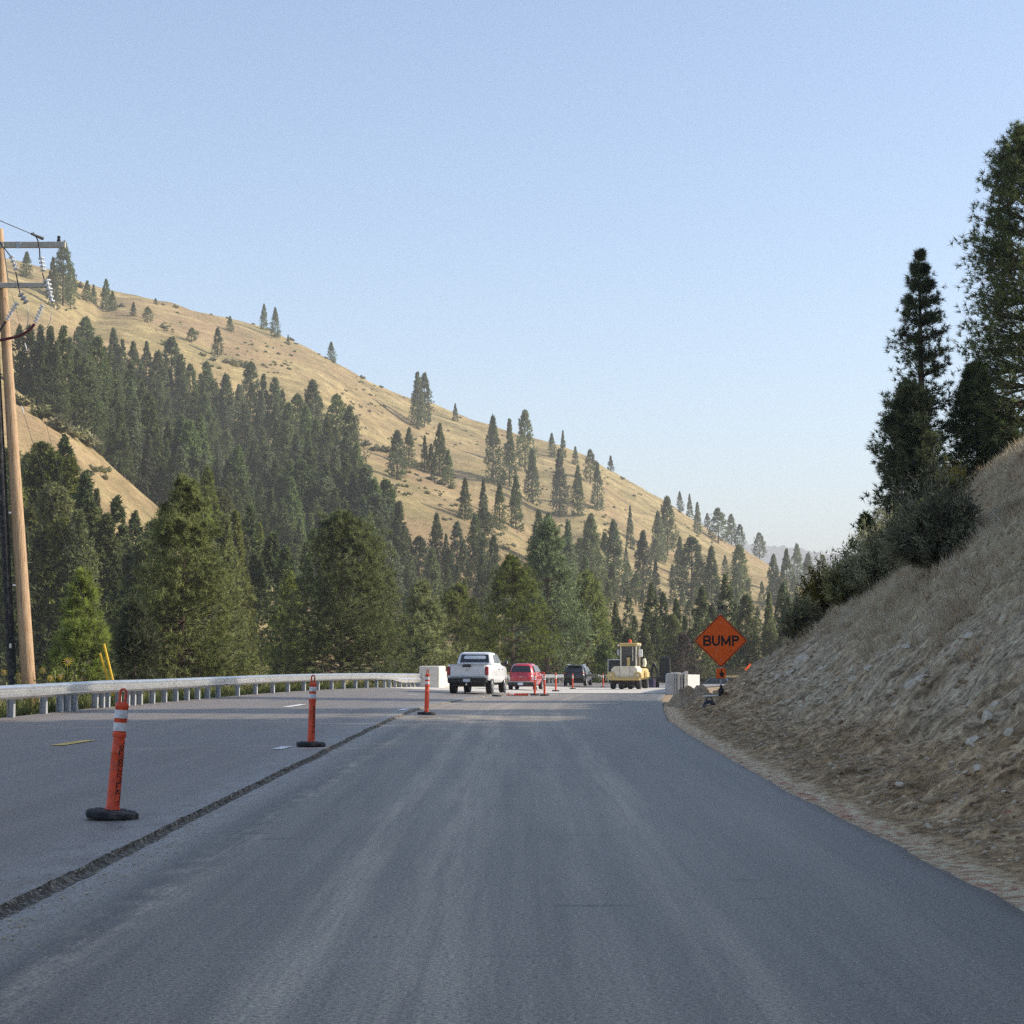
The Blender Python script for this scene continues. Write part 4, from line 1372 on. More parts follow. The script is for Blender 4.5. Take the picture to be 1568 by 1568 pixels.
shrub_at(1440, 868, 86, 150, 301, 'sagebrush', 'large dark grey-green bush crowning the bank below the pines', M_SAGE, nst=260, npl=70)
shrub_at(1345, 900, 66, 118, 302, 'sagebrush', 'middle dark bush on the bank, left of the largest bush', M_SAGE, nst=200, npl=60)
shrub_at(1262, 945, 46, 96, 303, 'sagebrush', 'leftmost rounded bush low on the bank with yellowing top', M_YSHRUB, nst=180, npl=50)
shrub_at(1226, 958, 34, 70, 304, 'sagebrush', 'shadowy olive bush at the left foot of the bushes on the bank', M_SAGE, nst=140, npl=50)
shrub_at(1300, 925, 40, 80, 305, 'sagebrush', 'bush filling the gap between the left and middle bushes', M_SAGE, nst=150, npl=50)
shrub_at(1462, 752, 34, 66, 306, 'yellow_shrub', 'yellow-green leafy shrub beneath the pines at the bank top', M_YSHRUB, nst=120, npl=50)
shrub_at(1400, 800, 44, 60, 307, 'yellow_shrub', 'darker leafy shrub under the dense fir on the bank', M_SAGE, nst=120, npl=50)
shrub(393, 78, -1.2, 27, 66, 311, 'olive_shrub', 'pale olive shrub right of the tallest roadside pine', M_OLIVE, 150, 60, 0.14, 0.04)
shrub(335, 80, -1.3, 32, 52, 312, 'olive_shrub', 'low pale shrub under the right side of the tallest roadside pine', M_OLIVE, 120, 50, 0.14, 0.04)
shrub(1022, 1.0 * 215, -2.3, 34, 34, 313, 'green_shrub', 'yellow-green shrub behind the dark excavator', M_OLIVE, 120, 40, 0.3, 0.12)
shrub(1075, 225, -2.3, 34, 40, 314, 'green_shrub', 'yellow-green shrub just left of the sign pole in the distance', M_OLIVE, 120, 40, 0.3, 0.12)
shrub(1003, 235, -2.0, 26, 40, 315, 'green_shrub', 'small green shrub between the roller and the excavator', M_OLIVE, 100, 40, 0.3, 0.12)

# sage and small shrubs dotting the hills
(sv, sf), (cv, cf) = shrub_mesh(330, 1.3, 1.4, 30, 14, 0.55, 0.35, M_SAGE)
hb = fast_mesh('sagebrush', cv, cf, M_SAGE, link=False)
n_s = 0
SPOTS = [(30, 620), (60, 640), (88, 660), (110, 668), (130, 680), (150, 690), (165, 700), (185, 705), (200, 712), (212, 722), (222, 728), (300, 512), (310, 545), (325, 552),
         (345, 556), (358, 560), (372, 562), (560, 682), (575, 690), (590, 692), (605, 700), (640, 715), (660, 735), (675, 742), (690, 748), (365, 560), (378, 563), (250, 503), (255, 530), (185, 470), (120, 440)]
for k in range(3600):
    if k < len(SPOTS):
        px, py = SPOTS[k]
        sc = rt.uniform(1.0, 1.9)
    else:
        px, py = rt.uniform(100, 1150), rt.uniform(440, 860)
        if any(inside(px, py - 4, f) for f in FOREST): continue
        sc = rt.uniform(0.3, 0.75) ** 1.0
        if float(fbm(px / 70.0, py / 28.0, 95, 2)) < 0.06: continue
    ridge = np.interp(px, cols, cP[:, 4])
    if py < ridge + 3: continue
    X, Y, Z = surface(px, py)
    o = bpy.data.objects.new('sagebrush', hb); COL.objects.link(o)
    o.location = (X, Y, Z - 0.1); o.scale = (sc, sc, sc * 0.8); o.rotation_euler = (0, 0, rt.uniform(0, 6))
    tag(o, 'small grey-green hillside sagebrush, ' + where(px), 'bush', 'sagebrush dotting the hill ' + where(px))
    n_s += 1
for k in range(26):                       # along the skyline
    px = rt.choice([rt.uniform(245, 480), rt.uniform(450, 620), rt.uniform(700, 1150)])
    py = np.interp(px, cols, cP[:, 4]) + 1.5
    X, Y, Z = surface(px, py)
    o = bpy.data.objects.new('sagebrush', hb); COL.objects.link(o)
    sc = rt.uniform(0.5, 1.1)
    o.location = (X, Y, Z); o.scale = (sc, sc, sc * .8)
    tag(o, 'small dark shrub along the skyline of the golden ridge', 'bush', 'shrubs along the skyline')

# dry grass on the upper bank
rg = np.random.RandomState(9)
nclump = 46000
gY_ = rg.uniform(14, 72, nclump); gd = rg.uniform(2.6, 15, nclump)
den = sstep(3.4, 5.0, gd + 2.2 * fbm(gd / 1.5, gY_ / 2.0, 81, 3)) * (0.35 + 0.65 * sstep(-0.15, 0.15, fbm(gd / 1.2, gY_ / 1.2, 83, 3)))
kp = rg.uniform(size=nclump) < den
gY_, gd = gY_[kp], gd[kp]
per = 9
base = np.stack([toe(gY_) + gd, gY_, bank_z(gd, gY_) - 0.02], 1)
Cc = np.repeat(base, per, 0) + rg.normal(0, 0.06, (len(base) * per, 3)) * np.array([1, 1, 0.1])
Dd = unit(rg.normal(0, 0.42, Cc.shape) + np.array([-0.15, 0, 1.0]))
hgt = np.repeat(rg.uniform(0.14, 0.42, len(base)), per) * rg.uniform(0.5, 1.15, len(Cc))
bv, bfc = blades(Cc, Dd, hgt, np.full(len(Cc), 0.022), rg)
tag(fast_mesh('dry_grass', bv, bfc, M_STRAW), 'pale dry grass covering the upper part of the bank', kind='stuff')
# weeds behind the guardrail
nw = 5200
wy = rg.uniform(36, 110, nw); wo = rg.uniform(0.2, 7, nw)
wx = xg(wy) - 0.5 - wo
base = np.stack([wx, wy, near_z(wx, wy) - 0.03], 1)
Cc = np.repeat(base, 7, 0) + rg.normal(0, 0.10, (nw * 7, 3)) * np.array([1, 1, 0.1])
Dd = unit(rg.normal(0, 0.5, Cc.shape) + np.array([0, 0, 1.0]))
bv, bfc = blades(Cc, Dd, rg.uniform(0.2, 0.75, len(Cc)), np.full(len(Cc), 0.055), rg)
tag(fast_mesh('weeds', bv, bfc, M_LEAFG), 'green weeds growing along the foot of the guardrail', kind='stuff')


def rock_mesh(seed, sub=2, rough=0.35):
    rng = np.random.RandomState(seed)
    import bmesh
    bm = bmesh.new()
    bmesh.ops.create_icosphere(bm, subdivisions=sub, radius=1.0)
    off = rng.normal(0, 1, (6, 3)); off /= np.linalg.norm(off, axis=1)[:, None]
    lim = rng.uniform(0.55, 0.85, 6)
    for v_ in bm.verts:
        p_ = np.array(v_.co)
        for o_, l_ in zip(off, lim):          # flat facets cut into the ball
            h = p_ @ o_
            if h > l_: p_ = p_ - o_ * (h - l_)
        p_ *= 1 + rough * 0.25 * rng.normal()
        v_.co = p_
    me = bpy.data.meshes.new('rock')
    bm.to_mesh(me); bm.free()
    return me


# rocks set in the bank
rmesh = []
for i in range(4):
    me = rock_mesh(500 + i)
    me.materials.append(M_ROCK)
    rmesh.append(me)
ROCKS = [  # column, row, half width px, tilt, label
    (1228, 1020, 16, 0.9, 'long pale slab of rock sticking out near the left end of the grass edge'),
    (1210, 1032, 8, 0.7, 'narrow grey rock just left of the pale slab on the bank'),
    (1190, 1040, 8, 0.6, 'grey rock furthest left on the bank, near the far orange sign'),
    (1257, 1028, 7, 0.9, 'thin pale stone right of the long slab on the bank'),
    (1395, 1060, 12, 0.6, 'pale broken stone in the middle of the grey part of the bank'),
    (1412, 1048, 12, 0.5, 'longer pale stone just above the broken stone mid bank'),
    (1388, 998, 7, 0.2, 'rounded grey stone at the lower edge of the grass'),
    (1370, 1083, 6, 0.2, 'small pale stone below the broken stones mid bank'),
    (1306, 1052, 8, 0.5, 'pale flake of rock left of mid bank'),
    (1330, 1030, 8, 0.6, 'grey flake of rock under the grass left of mid bank'),
    (1510, 1105, 15, 0.9, 'big pale boulder half buried near the right edge of the bank'),
    (1524, 1087, 7, 0.8, 'smaller pale rock on top of the big half-buried boulder'),
    (1545, 1133, 9, 0.8, 'thin white stone low at the right edge of the bank'),
    (1490, 1157, 12, 0.6, 'pale rock in brown soil below the big half-buried boulder'),
    (1497, 1195, 9, 0.3, 'rounded pale rock lowest in the brown soil on the right'),
    (1378, 1207, 7, 0.1, 'small stone low in the brown soil, left of all others'),
    (1478, 1194, 5, 0.1, 'pebble-sized pale stone left of the rounded low rock'),
    (1472, 1230, 5, 0.5, 'little pale chip of stone near the bottom right of the bank'),
    (1484, 987, 11, 0.1, 'flat pale stone lying in the dry grass'),
]
for i, (px, py, hw, ti, lab) in enumerate(ROCKS):
    q = on_bank(px, py, 8.0)
    if q is None: continue
    o = bpy.data.objects.new('rock', rmesh[i % 4]); COL.objects.link(o)
    s = hw * q[1] / F
    o.location = (q[0], q[1], q[2] + 0.15 * s); o.scale = (s, s * 1.1, s * 0.55)
    o.rotation_euler = (0.2, -ti, rt.uniform(-0.4, 0.4))
    tag(o, lab, 'rock')

# small stones and clods on the bank, shoulder and joint
src = []
for i in range(3):
    me = rock_mesh(520 + i, 1)
    v_ = np.array([tuple(a.co) for a in me.vertices]); f_ = np.array([tuple(p_.vertices) for p_ in me.polygons])
    bpy.data.meshes.remove(me)
    src.append((v_, f_))


def scatter(name, P, sizes, mat, label, seed):
    rng = np.random.RandomState(seed)
    av, af, n = [], [], 0
    for p_, s in zip(P, sizes):
        v_, f_ = src[rng.randint(3)]
        a = rng.uniform(0, 6.3)
        q = np.array([[math.cos(a), -math.sin(a), 0], [math.sin(a), math.cos(a), 0], [0, 0, 1]])
        av.append(v_ @ q.T * np.array([s, s * rng.uniform(.6, 1), s * rng.uniform(.4, .8)]) + p_); af.append(f_ + n); n += len(v_)
    return tag(fast_mesh(name, np.concatenate(av), np.concatenate(af), mat), label, kind='stuff')


n = 2600
sy = 9 + 55 * rg.uniform(size=n) ** 1.5; sd = np.abs(rg.normal(0, 2.2, n)) + 0.5
scatter('loose_stones', np.stack([toe(sy) + sd, sy, bank_z(sd, sy)], 1), rg.uniform(0.008, 0.032, n) * (1 + sy / 60), M_PEBB, 'small pale stones scattered over the bank', 1)
n = 4200
sy = 9 + 55 * rg.uniform(size=n) ** 1.5; sd = np.abs(rg.normal(0.3, 1.3, n)) + 0.55
scatter('soil_clods', np.stack([toe(sy) + sd, sy, bank_z(sd, sy)], 1), rg.uniform(0.01, 0.05, n) * (1 + sy / 60), M_CLOD, 'dark clods of soil at the foot of the bank', 2)
n = 1500
sy = 9 + 50 * rg.uniform(size=n) ** 1.6; sd = rg.normal(0.10, 0.13, n)
scatter('asphalt_crumbs', np.stack([xl(sy) + sd, sy, np.where(sd > 0.0, zroad(sy) + 0.004, zleft(xl(sy) + sd, sy) + 0.004)], 1), rg.uniform(0.003, 0.011, n), M_PEBB, 'crumbs of broken asphalt along the joint', 3)

# ------------------------------------------------------------------ guardrails and bridge parapets
def y_on(fx_, px, lo=16.0, hi=140.0):
    for _ in range(60):
        m = (lo + hi) / 2
        if project(float(fx_(m)), m, float(zleft(fx_(m), m)))[0] < px: lo = m
        else: hi = m
    return lo


WB = [(0.0, .455), (.018, .462), (.088, .512), (.088, .548), (.0, .60), (.0, .635), (.088, .687), (.088, .722), (.018, .772), (0.0, .78)]


def rail_piece(mb, fx_, y0, y1, flare=None, n=4):
    rings = []
    for k in range(n + 1):
        y = y0 + (y1 - y0) * k / n
        x = float(fx_(y)); g = (float(fx_(y + .5)) - float(fx_(y - .5)))
        nx, ny = 1 / math.hypot(1, g), -g / math.hypot(1, g)
        zb = float(zleft(x, y)) - 0.03
        low = 0.0 if flare is None else float(np.interp(y, flare, (0, 1)))
        outer, inner = [], []
        for o_, z in WB:
            zz = z - low * max(0, (0.66 - z)) * 0.9
            outer.append((x + nx * o_, y + ny * o_, zb + zz))
            inner.append((x + nx * (o_ - .008), y + ny * (o_ - .008), zb + zz))
        rings.append(outer + inner[::-1])
    mb.loft(rings)
    return mb


def post_piece(fx_, y):
    x = float(fx_(y)); zb = float(zleft(x, y))
    mb = MB()
    a = -math.atan(float(fx_(y + .5)) - float(fx_(y - .5)))
    mb.M = Matrix.Translation((x, y, zb)) @ Matrix.Rotation(a, 4, 'Z')
    mb.box((-0.095, 0, .58), (.17, .12, .34))
    mb.box((-0.19, 0, -.05), (.014, .15, 1.5)); mb.box((-0.33, 0, -.05), (.014, .15, 1.5)); mb.box((-0.26, 0, -.05), (.126, .016, 1.49))
    return mb


gr = thing('guardrail', 'long galvanised guardrail with doubled rail corrugation along the left side of the road', 'guardrail')
edges = np.arange(17.0, 111.0, 3.81)
for i in range(len(edges) - 1):
    m_ = MB()
    rail_piece(m_, lambda y, k=i: xg(y) + 0.012 * (k % 2), edges[i] - 0.12, edges[i + 1] + 0.12, flare=(99.5, 103.0))
    m_.build('rail', M_GALV, gr, True)
PP = [34, 83, 107, 118, 129, 160, 170, 178, 195, 208, 217, 227, 246, 264, 281, 298, 314, 329, 345, 374, 401, 427, 450, 474, 495, 516, 534, 552, 569, 584, 596, 604, 612, 620, 628, 634, 640, 646]
for px in PP:
    post_piece(xg, y_on(xg, px)).build('post', M_POST, gr)
for y in (24, 28, 32, 36):
    post_piece(xg, y).build('post', M_POST, gr)
gr2 = thing('guardrail', 'pale guardrail on the far side of the bridge behind the cars', 'guardrail')
edges = np.arange(141.5, 215, 3.81)
for i in range(len(edges) - 1):
    m_ = MB(); rail_piece(m_, lambda y, k=i: xg(y) + 0.012 * (k % 2), edges[i] - 0.1, edges[i + 1] + 0.1)
    m_.build('rail', M_GALV, gr2, True)
    for q in (0, 1.9):
        post_piece(xg, edges[i] + q).build('post', M_POST, gr2)


def wall_run(fx_, y0, y1, prof, zf, step=2.0):
    rings = []
    for y in np.linspace(y0, y1, int((y1 - y0) / step) + 2):
        x = float(fx_(y)); z = zf(x, y)
        rings.append([(x + o_, y, z + h) for o_, h in prof])
    return MB().loft(rings)


pp = thing('bridge_parapet', 'pale sunlit concrete bridge parapet at the end of the guardrail, left of the pickup', 'parapet')
wall_run(xg, 112.4, 141, [(-.34, -.3), (.12, -.3), (.12, .08), (.02, .30), (0, .90), (-.34, .90)], lambda x, y: float(zleft(x, y))).build('wall', M_CONC, pp)
mb = MB(); mb.box((-5.17 + 0.45, 110.9, .29), (1.20, 2.9, 1.35), -0.09, 0.04); mb.build('end_block', M_CONC, pp)

pr = thing('bridge_parapet', 'ribbed concrete end of the bridge parapet on the right, shade and light coloured grey and white', 'parapet')
fr_ = lambda y: xr(y) + 0.12
wall_run(fr_, 97.9, 140, [(-.08, -.3), (.55, -.3), (.55, 1.02), (.18, 1.02), (.08, .45), (-.08, .08)], lambda x, y: float(zroad(y))).build('wall', M_CONCG, pr)
x0 = float(fr_(97)); zb = float(zroad(97))
mb = MB(); mb.prism([(x0 - .10, zb - .4), (x0 + .30, zb - .4), (x0 + .30, zb + 1.06), (x0 + .02, zb + 1.06), (x0 - .04, zb + .95)], 96.8, 97.9); mb.build('end_block', M_CONCG, pr)
for k, (dx, w, h, dy) in enumerate(((.38, .12, 1.08, .0), (.54, .14, 1.08, -.12), (.70, .12, 1.06, -.02), (.86, .10, 1.10, -.1), (.98, .10, 1.16, .05))):
    mb = MB(); mb.box((x0 + dx, 97.35 + dy, zb + h / 2 - .2), (w, 1.1, h + .4), 0, .015); mb.build('rib', M_CONC if k % 2 else M_CONCG, pr)  # alternating tones paint lit and shaded rib faces
mb = MB(); mb.box((x0 + .62, 97.3, zb + .86), (.66, .9, .10)); mb.build('cap_band', M_CONCG, pr)
bf_ = thing('barricade', 'low white pipe frame standing right of the ribbed parapet end', 'barricade', (x0 + 1.35, 96.0, float(zroad(96)) - .15))
mb = MB(); mb.box((0, 0, .42), (.75, .07, .09)); mb.build('rail', M_PIPE, bf_)
for s in (-1, 1):
    mb = MB(); mb.box((s * .33, 0, .18), (.08, .07, .40)); mb.build('leg', M_PIPE, bf_)


# ------------------------------------------------------------------ channelizer posts
def channelizer():
    o = thing('channelizer_post', '', 'traffic post')
    m_ = MB(); m_.lathe([(.225, 0), (.232, .02), (.228, .055), (.205, .068), (.07, .072), (.062, .085)], 10); m_.build('base', M_RUBBER, o)
    m_ = MB()
    for k in range(5):
        a = k * 1.2566; m_.box((.14 * math.cos(a), .14 * math.sin(a), .071), (.10, .05, .006), a)
    m_.build('base_ribs', M_DUSTRUB, o)
    m_ = MB(); m_.lathe([(.066, .07), (.064, .09), (.058, .10), (.054, .56), (.0555, .563), (.0555, .572), (.0535, .575), (.052, .70), (.061, .705), (.061, .728), (.056, .733), (.0555, .95), (.059, .955), (.058, .985), (.045, 1.0), (.02, 1.003)], 20)
    m_.build('tube', M_ORANGE, o, True)
    for z0, z1 in ((.752, .826), (.862, .936)):
        m_ = MB(); m_.lathe([(.0545, z0), (.0578, z0 + .002), (.0575, z1 - .002), (.0545, z1)], 20); m_.build('band', M_BAND, o, True)
    m_ = MB(); pts = [(-.022, 0, .99), (-.026, 0, 1.05)] + [(-.026 * math.cos(a), 0, 1.085 + .028 * math.sin(a)) for a in np.linspace(.1, 3.04, 8)] + [(.026, 0, 1.05), (.022, 0, .99)]
    m_.tube(pts, .012, 6); m_.build('handle', M_ORANGE, o, True)
    return o


CH = channelizer()
tx = text_mesh('lettering', 'VALLEY TRAFFIC CONTROL', 0.075, M_INK, CH, 0.0008, 0.0022)
me = tx.data
lo = min(v_.co.x for v_ in me.vertices); hi = max(v_.co.x for v_ in me.vertices)
for v_ in me.vertices:
    hz = .105 + (v_.co.x - lo) / (hi - lo) * (.66 - .105)
    a = -0.62 - v_.co.y / .055
    r_ = .0588 - (hz - .1) * 0.0105 + 0.0006 + v_.co.z
    v_.co = (r_ * math.cos(a), r_ * math.sin(a), hz)
tx['label'] = 'worn black vertical lettering on the tube'
CHP = [  # column, distance, lean, label
    (171, 15.75, .075, 'nearest orange post, leaning right on the old lane, tallest in view'),
    (476, 28.6, .025, 'second nearest orange post, upright beside a short white dash on the old lane'),
    (653, 44.6, .03, 'third orange post, upright at the joint just left of the white pickup'),
    (819, 88, .01, 'orange post crossing the right rear corner of the red car'),
    (834, 87, -.02, 'orange post just right of the red car, next to the one touching it'),
    (851, 108, .01, 'slim orange post midway between the red car and the black car'),
    (877, 128, .0, 'orange post in front of the black car, crossing its tailgate'),
    (923.5, 145, .0, 'farthest orange post, between the black car and the roller'),
]
for i, (px, Y, ln, lab) in enumerate(CHP):
    X = x_at(px, Y, 0)
    z = float(zleft(X, Y)) if i < 3 else float(zroad(Y)) + (0.035 if Y > 97 else .005)
    if i == 2: z = float(zleft(X, Y)) - 0.0
    o = CH if i == 0 else dup(CH, (0, 0, 0))
    o.location = (X, Y, z + 0.004)
    o.rotation_euler = (0, ln, 0 if i < 2 else rt.uniform(-1, 1))
    o.scale = (.97, .97, .97)
    tag(o, lab, 'traffic post', 'orange channelizer posts along the lane closure')
fl = dup(CH, (0, 0, 0), label='orange post knocked over and lying flat behind the pickup, white bands to the left', group='orange channelizer posts along the lane closure')
X = x_at(811, 86, -.3)
fl.location = (X, 86, float(zroad(86)) + .07); fl.rotation_euler = (0, -math.pi / 2, .05)
for c in fl.children:
    if c.name.startswith('base'): bpy.data.objects.remove(c)
bs = MB(); bs.lathe([(.225, 0), (.232, .02), (.228, .055), (.205, .068), (.05, .072)], 10)
bo = bs.build('post_base', M_RUBBER); bo.location = (x_at(761, 84, -.3), 84, float(zroad(84)) + .01)
tag(bo, 'loose black rubber base lying left of the knocked-over orange post', 'post base')

# orange drums beyond the bridge
dr = thing('traffic_drum', 'orange and white drum right of the parapet end, in front of the dead tree', 'traffic drum', (x_at(1054, 141, -1), 141, float(zroad(141)) - .3), 0)
mb = MB(); mb.lathe([(.30, 0), (.30, .05), (.25, .06), (.22, .92), (.12, .95), (.10, 1.0)], 14); mb.build('barrel', M_ORANGE, dr, True)
for z0 in (.38, .68):
    mb = MB(); mb.lathe([(.235, z0), (.25, z0 + .005), (.245, z0 + .14), (.23, z0 + .145)], 14); mb.build('band', M_BAND, dr, True)
dup(dr, (x_at(1060, 150, -1), 150, float(zroad(150)) - .3), label='second orange and white drum, partly behind the first one near the dead tree')
pd = MB(); pd.lathe([(.26, 0), (.28, .04), (.27, .3), (.28, .33), (.27, .62), (.28, .66), (.24, .7), (.05, .7)], 14)
po = pd.build('drum', M_PURPLE); po.location = (x_at(999, 149, -1), 149, float(zroad(149)) - .02)
tag(po, 'dark violet drum standing between the roller and the excavator', 'drum')


# ------------------------------------------------------------------ signs
def diamond(name, label, size, loc, rz, text=True):
    o = thing(name, label, 'road sign', loc, rz)
    h = size / math.sqrt(2)

    def rdiamond(hh, r, n=5):
        pts = []
        for k in range(4):
            a0 = k * math.pi / 2
            c = (hh - r * math.sqrt(2))
            for j in range(n):
                a = a0 - math.pi / 4 + (math.pi / 2) * j / (n - 1)
                pts.append((c * math.cos(a0) + r * math.cos(a), c * math.sin(a0) + r * math.sin(a)))
        return pts
    m_ = MB(); m_.prism(rdiamond(h, .05), 0.0, .012); pnl = m_.build('panel', M_SIGNO, o)
    m_ = MB(); A = rdiamond(h - .018, .045); Bp = rdiamond(h - .042, .035); n = len(A)
    m_.add([(x, -.003, z) for x, z in A] + [(x, -.003, z) for x, z in Bp], [(i, (i + 1) % n, n + (i + 1) % n, n + i) for i in range(n)])
    m_.build('border', M_INK, pnl)
    return o, pnl, h


YS = 46.5
xs = x_at(1104, YS, 1.0)
zs = float(bank_z(xs - float(toe(YS)), YS)) if xs > float(toe(YS)) else 0.0
sg, pnl, h = diamond('bump_sign', 'orange diamond sign reading BUMP on a portable stand beside the new pavement', .95, (xs, YS, zs), 0.03)
zc = z_at(981, YS) - zs
pnl.location = (0, 0, zc)


def ribbon(mb_, pts, w, y):
    """a flat stroke of even width along points in x,z"""
    L_, R_ = [], []
    for i, p_ in enumerate(pts):
        a_ = Vector(pts[max(0, i - 1)]); b_ = Vector(pts[min(len(pts) - 1, i + 1)])
        t_ = (b_ - a_).normalized(); n_ = Vector((-t_.y, t_.x))
        k_ = 1.0
        if 0 < i < len(pts) - 1:
            c_ = (Vector(pts[i]) - a_).normalized(); k_ = 1 / max(.5, abs(c_.dot(t_)))
        L_.append(Vector(p_) + n_ * w / 2 * k_); R_.append(Vector(p_) - n_ * w / 2 * k_)
    mb_.loft([[(l.x, y, l.y), (r.x, y, r.y), (r.x, y + .0012, r.y), (l.x, y + .0012, l.y)] for l, r in zip(L_, R_)])


def arc(cx, cz, rx_, rz2, a0, a1, n=9):
    return [(cx + rx_ * math.cos(a), cz + rz2 * math.sin(a)) for a in np.linspace(a0, a1, n)]


tm_ = MB()
st, hh, yy = .046, .128, -.0045
hp_ = math.pi / 2
e_ = hh - st / 2
ribbon(tm_, [(-.415, -hh), (-.415, hh)], st, yy)                                     # B
ribbon(tm_, [(-.43, e_), (-.325, e_)] + arc(-.325, e_ / 2, .058, e_ / 2, hp_, -hp_)[1:] + [(-.43, 0)], st, yy - .0004)
ribbon(tm_, [(-.43, 0), (-.32, 0)] + arc(-.32, -e_ / 2, .064, e_ / 2, hp_, -hp_)[1:] + [(-.43, -e_)], st, yy - .0008)
ribbon(tm_, [(-.195, hh), (-.195, -.03)] + arc(-.118, -.03, .077, e_ - .03, math.pi, 2 * math.pi, 13)[1:] + [(-.041, hh)], st, yy)   # U
for i_, sg_ in enumerate(([(.035, -hh), (.035, hh)], [(.225, -hh), (.225, hh)], [(.03, hh - .02), (.13, -.085)], [(.23, hh - .02), (.13, -.085)])):      # M
    ribbon(tm_, sg_, st, yy - .0004 * i_)
ribbon(tm_, [(.305, -hh), (.305, hh)], st, yy)                                       # P
ribbon(tm_, [(.29, e_), (.385, e_)] + arc(.385, e_ / 2 + .005, .052, e_ / 2 - .005, hp_, -hp_)[1:] + [(.29, .01)], st, yy - .0004)
tm_.build('lettering', M_INK, pnl)
for bx_, bz in ((0, .44), (-.12, -.26), (0, -.47)):
    mb = MB(); mb.lathe([(.012, -.006), (.012, 0)], 8, 'Y', (bx_, 0, bz)); mb.build('bolt', M_POST, pnl)
sz = zc - h - .14
mb = MB(); mb.box((0, -.004, sz), (.235, .012, .245), 0, .004); sp_ = mb.build('small_plate', M_SIGNO, sg)
sp_['label'] = 'small square orange plate with a black figure below the diamond'
fig = [(-.01, -.09), (.05, -.095), (.075, -.03), (.06, .02), (.045, .0), (.04, .05), (.025, .05), (.022, .105), (.005, .105), (-.005, .03), (-.05, -.005), (-.055, -.03), (-.025, -.03)]
mb = MB(); mb.prism([(x, sz + z) for x, z in fig], -.0135, -.0105); mb.build('figure', M_INK, sp_)
mb = MB(); mb.box((0, .03, (zc + h) / 2 + .03), (.035, .035, zc + h - .06)); mb.build('mast', M_POST, sg)
for s in (-1, 1):
    mb = MB(); mb.tube([(s * .02, .03, zc + h + .03), (s * .05, .03, zc + h + .20)], .006, 5); fg = mb.build('flag_staff', M_POST, sg)
    mb = MB(); mb.box((s * .048, .03, zc + h + .165), (.035, .02, .10), 0, 0, 0, s * .3); mb.build('rolled_flag', M_INK, fg)
mb = MB(); mb.lathe([(.05, .02), (.05, .18), (.035, .2), (.035, .30)], 10); mb.box((-.05, 0, .12), (.03, .08, .2)); mb.box((.05, 0, .12), (.03, .08, .2)); mb.build('spring_base', M_TRIM, sg)
for lx, ly in ((.66, -.22), (.46, .5), (-.46, -.12), (-.4, .5)):
    mb = MB(); mb.tube([(0, 0, .055), (lx, ly, .02 + .10 * max(0, lx))], .014, 6); mb.build('leg', M_PIPE, sg)
xb = x_at(1086, 46.2, 0)
bgz = float(bank_z(max(0.02, xb - float(toe(46.2))), 46.2))
bag = thing('equipment_bag', 'black bag with two handles sitting on the ground left of the BUMP sign stand', 'bag', (xb, 46.2, bgz))
mb = MB()
rings = []
for z, w, d in ((0, .18, .12), (.04, .19, .13), (.14, .15, .10), (.20, .11, .06), (.225, .09, .03)):
    rings.append([(w * math.copysign(abs(math.cos(a)) ** .6, math.cos(a)), d * math.copysign(abs(math.sin(a)) ** .6, math.sin(a)), z) for a in np.linspace(0, 2 * math.pi, 14, endpoint=False)])
mb.loft(rings); mb.build('body', M_BAG, bag, True)
for s in (-1, 1):
    mb = MB(); mb.tube([(-.07, s * .04, .19), (-.06, s * .05, .28), (-.02, s * .05, .30), (.04, s * .05, .30), (.07, s * .05, .27), (.08, s * .04, .19)], .012, 6); mb.build('handle', M_BAG, bag)
Yf = 188.0
sg2, p2, h2 = diamond('far_sign', 'small distant orange diamond sign half hidden by the edge of the bank', .92, (x_at(1149, Yf, 0), Yf, float(zroad(Yf)) - .5), 0.25)
p2.location = (0, 0, z_at(1025, Yf) - float(zroad(Yf)) + .5)
mb = MB(); mb.box((0, -.006, 0), (.26, .012, .10), 0, 0, 0, -.4); mb.build('symbol', M_INK, p2)
mb = MB(); mb.box((0, .04, .6), (.06, .05, 1.9)); mb.build('mast', M_POST, sg2)


def stake(px, py0, py1, Y, label):
    z0 = z_at(py1, Y); z1 = z_at(py0, Y)
    o = MB().box((0, 0, (z1 - z0) / 2 - .1), (.035, .012, z1 - z0 + .2), .3, 0, 0, .03).build('survey_stake', M_LATH)
    o.location = (x_at(px, Y, z0), Y, z0)
    tag(o, label, 'stake')


q = on_bank(1156, 1096, 30)
stake(1156, 1075, 1097, q[1] if q else 48, 'thin wooden survey stake on the bank right of the BUMP sign')
stake(1040, 1068, 1086, 60, 'thin wooden survey stake in the dirt heap left of the BUMP sign')
# dirt heaped beside the end of the pavement
HX, HY = np.meshgrid(np.linspace(-1, 1, 40), np.linspace(-1, 1, 50), indexing='ij')
ry = 63 + HY * 7.5
rx = xr(ry) + 0.78 + HX * .75 + .10 * np.maximum(0, ry - 60)
rz_ = np.clip(1 - HX ** 2 - HY ** 2, 0, 1) ** .7 * (.50 + .5 * fbm(HX * 3, HY * 6, 91, 4)) + zroad(ry) - .10 + .10 * fbm(HX * 9, HY * 20, 93, 3)
hp = fast_mesh('dirt_heap', np.stack([rx, ry, rz_], -1).reshape(-1, 3), grid_faces(*HX.shape), M_DIRT, smooth=True)
tag(hp, 'long low heap of brown dirt at the right edge of the pavement before the parapet', 'dirt heap')

